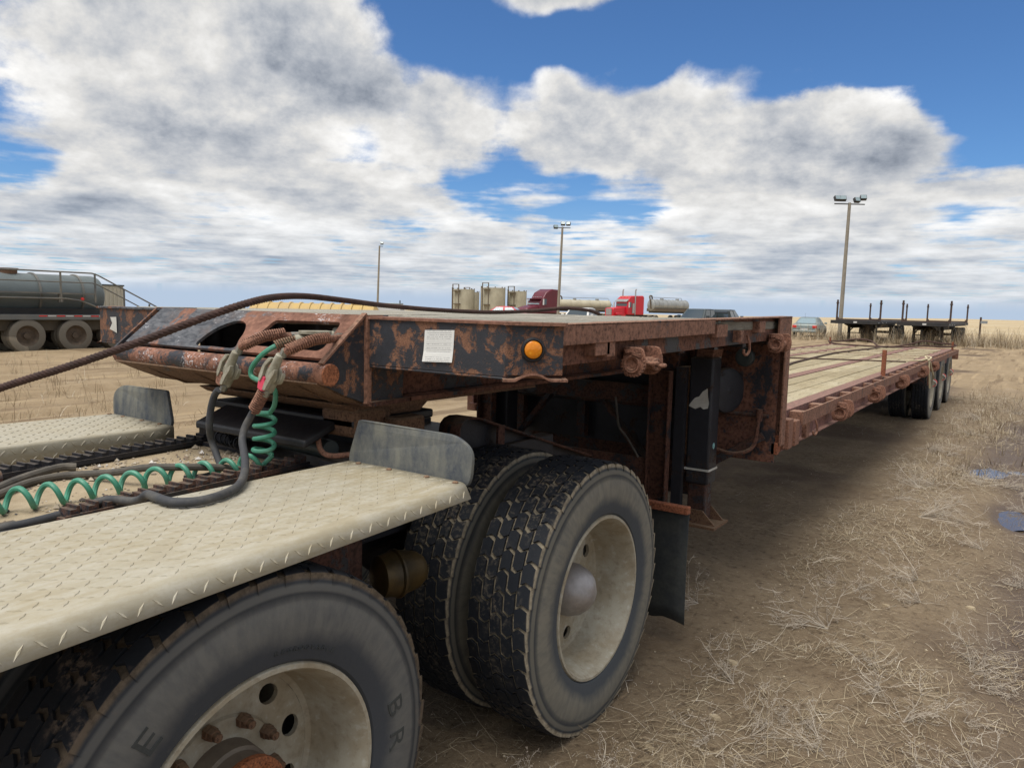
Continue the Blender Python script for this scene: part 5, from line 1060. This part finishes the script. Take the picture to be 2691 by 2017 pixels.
# trucks with long hoods
def semi(loc,rz,paint,label,aero,stacks):
    S_=thing('semi_truck',label,'truck',loc,rz,'semi trucks parked in the yard')
    if aero: pr=[(-1.6,1.0),(-1.6,3.75),(-1.35,3.95),(-.2,4.0),(.75,3.55),(1.2,2.85),(1.5,2.75),(1.85,2.0),(1.85,1.0)]
    else: pr=[(-1.9,1.0),(-1.9,3.5),(-1.7,3.72),(.6,3.62),(1.2,3.25),(1.45,2.15),(1.45,1.0)]
    m=MB(); m.prism(pr,1,-1.2,1.2); cb=m.build('cab',paint,S_,bev=.12)
    if aero:
        m=MB(); m.prism([(1.35,1.0),(1.35,2.05),(2.2,1.95),(3.5,1.65),(3.9,1.3),(3.95,.7),(1.6,.7)],1,-1.05,1.05); hd=m.build('hood',paint,S_,bev=.18)
        m=MB(); m.add([(1.30,-1.02,2.72),(1.30,1.02,2.72),(1.87,1.08,2.08),(1.87,-1.08,2.08)],[(0,1,2,3)]); q=m.build('windshield','glass_light',S_,smooth=None); q.modifiers.new('t','SOLIDIFY').thickness=.05; q.modifiers[-1].offset=1
        m=MB(); m.b(1.15,1.95,-1.18,1.18,2.72,2.80); m.build('visor',paint,S_,bev=.03)
        for y in (-.7,-.35,0,.35,.7): m=MB(); m.b(1.12,1.22,y-.07,y+.07,2.95,3.01); m.build('roof_lamp','white_paint',S_)
    else:
        m=MB(); m.prism([(1.2,1.0),(1.2,2.1),(3.7,1.9),(3.85,1.75),(3.85,.7),(1.5,.7)],1,-.85,.85); hd=m.build('hood',paint,S_,bev=.1)
        m=MB(); m.add([(1.22,-1.0,3.0),(1.22,1.0,3.0),(1.47,1.02,2.2),(1.47,-1.02,2.2)],[(0,1,2,3)]); q=m.build('windshield','glass',S_,smooth=None); q.modifiers.new('t','SOLIDIFY').thickness=.05; q.modifiers[-1].offset=1
        m=MB(); m.prism([(1.18,3.2),(1.18,3.05),(1.62,2.78),(1.62,2.88)],1,-1.15,1.15); m.build('visor','steel_tank',S_)
        for y in (-.6,0,.6): m=MB(); m.lathe([(0,.08),(.1,.07),(.12,.001)],10,M=Matrix.Translation((.95,y,3.55))); m.build('roof_lamp','amber',S_)
        m=MB(); m.b(3.86,3.92,-.55,.55,.9,1.8); m.build('grille','chrome',S_)
    for y in (-1.25,1.25): m=MB(); m.b(.75,1.25,y-.03,y+.03,2.05,2.75); m.build('side_window','glass',S_); m=MB(); m.b(1.4,1.5,y*1.22-.08,y*1.22+.08,2.0,2.75); m.build('mirror','white_paint',S_)
    for y in (-1.0,1.0): m=MB(); m.b(2.3,3.5,y-.2,y+.2,.9,1.25); m.build('front_fender',paint,S_,bev=.08)
    if stacks:
        for y in (-1.25,1.25): m=MB(); m.tube([(-.0,y,1.0),(-.0,y,4.35),(-.12,y,4.6)],.10,10); m.build('exhaust_stack','chrome',S_); m=MB(); m.cyl((.35,y,1.2),(.35,y,2.6),.22,14); m.build('air_cleaner','chrome',S_)
    m=MB(); m.b(-5.5,1.,-.5,.5,.75,1.0); m.build('frame','black_paint',S_)
    for x in (2.9,-3.3,-4.6):
        for y in (-1.05,1.05): wheel_simple(S_,x,y,.5,.5,.3,1 if y<0 else -1) if False else None
    for x in (2.9,-3.3,-4.6):
        for y,s in ((-1.0,2),(1.0,0)):
            m=MB(); m.lathe([(-.15,.3),(-.15,.48),(.15,.48),(.15,.3),(.05,.2),(.05,.001)],20,M=Matrix.Translation((x,y,.5))@Matrix.Rotation(R(90),4,'Z')); m.build('wheel','tyre_far',S_)
    return S_
semi((-50.4,79.5,0),head(-.62,-.78),'burgundy','burgundy semi truck with tall aerodynamic sleeper roof',True,False)
semi((-47.3,97.1,0),head(-.60,-.80),'red_paint','bright red long-hood semi truck with twin exhaust stacks',False,True)
def tanker(loc,rz,L,r,z,mat_,label,n):
    S_=thing('tank_trailer',label,'trailer',loc,rz,'tank trailers parked in the yard')
    m=MB(); m.lathe([(-L/2-.3,.001),(-L/2-.25,r*.6),(-L/2,r),(L/2,r),(L/2+.25,r*.6),(L/2+.3,.001)],32,M=Matrix.Translation((0,0,z))); tk=m.build('tank',mat_,S_)
    for x in np.linspace(-L/2+.2,L/2-.2,n): m=MB(); m.lathe([(-.05,r),(-.05,r+.05),(.05,r+.05),(.05,r)],32,M=Matrix.Translation((x,0,z))); m.build('tank_rib',mat_,tk)
    for x in (-L*.25,L*.2): m=MB(); m.cyl((x,0,z+r-.05),(x,0,z+r+.22),.3,14); m.build('manhole','steel_tank',tk)
    m=MB(); m.b(-L/2,L/2,-1.0,1.0,z-r-.1,z-r*.55); m.build('side_tray','brown_pipe',S_)
    m=MB(); m.b(-L/2,L/2,-.5,.5,z-r-.35,z-r-.1); m.build('frame','black_paint',S_)
    m=MB(); m.tube([(L/2-.6,-1.02,z+r+.35),(-L/2,-1.02,z+r+.35),(-L/2-.9,-1.02,z-.2)],.035,6); m.build('hand_rail','rail_grey',S_)
    m=MB(); m.tube(cr([(L/2+.2,.3,z-.6),(L/2+.5,.3,z+.9),(L/2+.35,0,z+r+.5),(L/2-.3,-.2,z+r+.5),(L/2-.5,-.3,z+.6)]),.12,8); m.build('suction_hose','brown_pipe',S_)
    for x in (-L/2+1.0,-L/2+2.3):
        for y in (-1.,1.): m=MB(); m.lathe([(-.15,.3),(-.15,.48),(.15,.48),(.15,.3),(.05,.2),(.05,.001)],20,M=Matrix.Translation((x,y,.5))@Matrix.Rotation(R(90),4,'Z')); m.build('wheel','tyre_far',S_)
tanker((-49.4,116.2,0),head(-.52,-.85),7.6,.92,2.55,'steel_tank','ribbed silver tank trailer behind the bright red truck',9)
tanker((-61.5,109.5,0),head(-.12,-.99),8.5,.80,2.35,'tank_cream','cream tank trailer between burgundy and red trucks',6)
# cars and pickups
def car(name,loc,rz,paint,label,cat,kind,grp):
    S_=thing(name,label,cat,loc,rz,grp)
    if kind=='sedan':
        L=2.2; body=[(-L,.32),(-L-.02,.62),(-L+.05,.92),(-1.55,.98),(1.0,.92),(1.9,.80),(L,.60),(L,.30)]; gh_=[(-1.62,.95),(-.85,1.40),(-.2,1.46),(.35,1.42),(1.12,.92)]; w_=.86; wt=.60
    else:
        L=2.7; body=[(-L,.50),(-L,1.15),(-.75,1.15),(1.0,1.15),(2.5,1.05),(L,.9),(L,.45)]; gh_=[(-.78,1.12),(-.68,1.78),(-.3,1.84),(.45,1.82),(1.15,1.14)]; w_=.95; wt=.72
    m=MB(); m.prism(body,1,-w_,w_); bd=m.build('body',paint,S_,bev=.07)
    n=len(gh_); z0=min(p[1] for p in gh_); z1=max(p[1] for p in gh_); v=[(x,-(w_-.04-(w_-wt)*(z-z0)/(z1-z0)),z) for x,z in gh_]+[(x,(w_-.04-(w_-wt)*(z-z0)/(z1-z0)),z) for x,z in gh_]
    m=MB(); m.add(v,[tuple(range(n)),tuple(range(2*n-1,n-1,-1))]+[(i,i+1,n+i+1,n+i) for i in range(n-1)]); m.build('cabin',paint,S_,bev=.02)
    def pane(nm,q,off): 
        m=MB(); c=sum((Vector(p) for p in q),Vector())/4; m.add([c+(Vector(p)-c)*.84+Vector(off) for p in q],[(0,1,2,3)]); o=m.build(nm,'glass' if kind!='sedan' else 'glass_light',S_,smooth=None); md=o.modifiers.new('t','SOLIDIFY'); md.thickness=.012; md.offset=0
    pane('rear_window',[v[0],v[1],v[n+1],v[n]],(-.012,0,.008)); pane('windshield',[v[n-2],v[n-1],v[2*n-1],v[2*n-2]],(.012,0,.008))
    for k,s in ((0,-1),(n,1)):
        a,b,c_,d_=v[k],v[k+1],v[k+n-2],v[k+n-1]; mid=Vector(a).lerp(Vector(d_),.5); mt_=Vector(b).lerp(Vector(c_),.5)
        pane('side_window',[Vector(a).lerp(Vector(d_),.08),b,mt_,mid],(0,s*.012,.004)); pane('side_window',[mid,mt_,c_,Vector(d_).lerp(Vector(a),.06)],(0,s*.012,.004))
    for s in (-1,1):
        m=MB(); m.b(-L-.035,-L+.10,s*(w_-.02)-(.30 if s>0 else 0),s*(w_-.02)+(.30 if s<0 else 0),.66 if kind=='sedan' else .8,.86 if kind=='sedan' else 1.05); m.build('tail_light','lens_red',S_,bev=.02)
        m=MB(); m.b(L-.12,L+.02,s*(w_-.05)-(.3 if s>0 else 0),s*(w_-.05)+(.3 if s<0 else 0),.58 if kind=='sedan' else .75,.72 if kind=='sedan' else .95); m.build('headlight','white_paint',S_,bev=.02)
        m=MB(); m.b(.75,.95,s*(w_+.10)-.09,s*(w_+.10)+.09,.95 if kind=='sedan' else 1.2,1.08 if kind=='sedan' else 1.42); m.build('mirror',paint,S_,bev=.03)
    if kind=='sedan':
        m=MB(); m.b(-L-.03,-L-.018,-.26,.26,.52,.64); m.build('number_plate','white_paint',S_); m=MB(); m.b(-L-.06,-L+.12,-w_+.03,w_-.03,.32,.52); m.build('bumper',paint,S_,bev=.05)
        m=MB(); m.cyl((-1.0,.2,1.38),(-1.05,.2,1.75),.006,6); m.build('aerial','black_paint',S_)
    else:
        m=MB(); m.b(-L+.1,-.85,-w_+.1,w_-.1,1.14,1.17); m.build('bed_floor','black_paint',S_)
        m=MB(); m.tube([(-.95,-.85,1.1),(-.95,-.85,1.62),(-.95,.85,1.62),(-.95,.85,1.1)],.035,8); m.build('rack','black_paint',S_)
    rw=.32 if kind=='sedan' else .39
    for x in (-1.35,1.35) if kind=='sedan' else (-1.75,1.75):
        for y in (-w_+.06,w_-.06): m=MB(); m.lathe([(-.11,rw*.6),(-.11,rw*.93),(-.09,rw),(.09,rw),(.11,rw*.93),(.11,rw*.6),(.07,rw*.5),(.07,.001)],24,M=Matrix.Translation((x,y,rw))@Matrix.Rotation(R(90 if y>0 else -90),4,'Z')); m.build('wheel','flap_dark',S_)
    return S_
car('sedan_car',(-13.55,58.6,0),head(.85,.52),'silver_green','silver-green sedan parked beside the black flatbeds','car','sedan',None)
car('pickup_truck',(-18.25,48.2,0),head(-.75,-.66),'dark_paint','dark green pickup truck next to the red truck','pickup','pickup','pickups parked in the yard')
car('pickup_truck',(-17.4,50.3,0),head(.8,.6),'dark_paint','dark pickup truck with bed rack beside the dark green one','pickup','pickup','pickups parked in the yard')
car('pickup_truck',(-25.,44.2,0),head(-.9,-.44),'white_paint','white pickup truck in front of the cream tank trailer','pickup','pickup','pickups parked in the yard').location.z-=.12
car('sedan_car',(-32.6,45.6,.24),head(.2,-.98),'red_paint','red car parked in front of the cream storage tanks','car','sedan',None)
# black flatbeds with stakes
def flatbed(a,b,label,n):
    a,b=Vector(a),Vector(b); d=(b-a).normalized(); S_=thing('flatbed_trailer',label,'trailer',(a.x,a.y,0),math.atan2(d.y,d.x),'black flatbed trailers among the weeds')
    L=12.5; m=MB(); m.b(-1.4,L,-1.3,1.3,1.26,1.34); m.build('deck','black_paint',S_); m=MB(); m.b(-1.42,L,-1.32,-1.26,1.16,1.32); m.b(-1.42,L,1.26,1.32,1.16,1.32); m.b(-1.46,-1.40,-1.32,1.32,1.14,1.34); m.build('edge_rail','black_paint',S_)
    for y in (-.5,.5): m=MB(); m.prism([(-1.2,1.26),(-1.2,1.1),(1.0,.85),(L-.5,.85),(L-.5,1.26)],1,y-.07,y+.07); m.build('main_beam','black_paint',S_)
    for x in np.arange(-.6,L,1.2): m=MB(); m.b(x,x+.1,-1.25,1.25,1.12,1.26); m.build('cross_member','black_paint',S_)
    for y in (-.75,.75):
        m=MB(); m.b(1.4,1.56,y-.08,y+.08,.05,1.2); m.build('landing_leg','black_paint',S_); m=MB(); m.bar((1.48,y,.6),(2.6,y*.7,1.1),.05,.05); m.build('leg_brace','black_paint',S_)
    m=MB(); m.bar((1.48,-.75,.55),(1.48,.75,.55),.06,.06); m.build('leg_tie','black_paint',S_)
    for x in (0.,L-.4):
        for y in (-1.25,1.25):
            m=MB(); m.b(x-.05,x+.05,y-.05,y+.05,1.34,2.62); m.prism([(y-(.22 if y>0 else 0),1.34),(y+(.22 if y<0 else 0),1.34),(y,1.62)],0,x-.03,x+.03); m.b(x-.08,x+.08,y-.07,y+.07,2.38,2.46); m.build('stake','stake_brown',S_)
        m=MB(); m.b(x-.06,x+.06,-1.2,1.2,1.345,1.43); m.build('bolster','stake_brown',S_)
    for x in (-.9,.6,2.0): m=MB(); m.b(x,x+.16,-1.325,-1.318,1.2,1.27); m.build('reflector','white_paint',S_)
    m=MB(); m.b(-1.475,-1.462,-.2,.0,1.19,1.29); m.build('reflector','white_paint',S_)
    for x in (L-1.0,L-2.3,L-3.6):
        m=MB(); m.cyl((x,-1.,.5),(x,1.,.5),.07,10); m.build('axle','black_paint',S_)
        for y in (-1.08,-.76,.76,1.08): m=MB(); m.lathe([(-.13,.3),(-.13,.46),(-.11,.5),(.11,.5),(.13,.46),(.13,.3),(.05,.25),(.05,.001)],24,M=Matrix.Translation((x,y,.5))@Matrix.Rotation(R(90 if y>0 else -90),4,'Z')); m.build('wheel','flap_dark',S_)
    m=MB(); m.prism([(3.2,.45),(4.6,.45),(4.6,1.1),(3.2,1.1)],1,-.45,.45); m.build('tool_box','black_paint',S_,bev=.03)
flatbed((-8.9,50.8),(-8.95,63.3),'black flatbed trailer with brown stakes beside the light pole',0)
flatbed((-5.1,50.2),(-5.0,62.7),'black flatbed trailer with brown stakes beside the field post',1)
# light poles
def pole(loc,h,lean,label,heads):
    S_=thing('light_pole',label,'light pole',loc,0,'floodlight poles in the yard'); m=MB(); top=Vector((lean[0],lean[1],h))
    m.tube([Vector((0,0,-.3)),top*.5,top],[.17,.145,.115],14); m.build('shaft','pole',S_)
    for (x0,x1,hs) in heads:
        m=MB(); m.bar(top+RTH*x0+Vector((0,0,-.1)),top+RTH*x1+Vector((0,0,-.1)),.08,.08); ar=m.build('cross_arm','lamp_dark',S_)
        for (hx,hz,k) in hs:
            c=top+RTH*hx+Vector((0,0,hz)); m=MB(); Mh=Matrix.Translation(c)@Matrix.Rotation(YAW+k*.5,4,'Z')@Matrix.Rotation(R(-28),4,'X'); m.b(-.24,.24,-.14,.14,-.20,.20,Mh); hd=m.build('flood_lamp','lamp_dark',S_,bev=.04)
            m=MB(); m.b(-.20,.20,-.155,-.141,-.16,.16,Mh); m.build('lamp_glass','glass_light',hd)
    return S_
pole((-12.55,64.2,0),10.5,(.05,.15),'light pole with four floodlights beside the black flatbeds',[(-1.2,0,[(-1.0,.32,.3),(-.55,.32,-.3)]),(0,1.2,[(.55,.22,.5),(1.05,.42,-.4)])])
pole((-44.0,72.3,0),10.7,(.2,.1),'light pole with three floodlights behind the burgundy truck',[(-.9,0,[(-.75,-.02,.4)]),(0,.9,[(.05,.35,0),(.65,.35,-.5)])])
pole((-81.2,81.0,0),10.3,(.3,.1),'slim light pole with a single floodlight beyond the yellow tank',[(0,.5,[(.35,.38,.2)])])
m=MB(); m.cyl((-81.1,81.0,8.2),(-81.1,81.0,8.9),.16,8)
PT=thing('field_post','thin dark post with small sign standing in the dry grass','post',(-2.9,62.,0)); m=MB(); m.b(-.06,.06,-.06,.06,-.2,1.75); m.build('shaft','stake_brown',PT); m=MB(); m.b(.0,.42,-.08,-.065,1.3,1.5); m.build('sign_plate','steel_tank',PT)
for o in ROOTS:
    if '_w' in o.keys(): del o['_w']
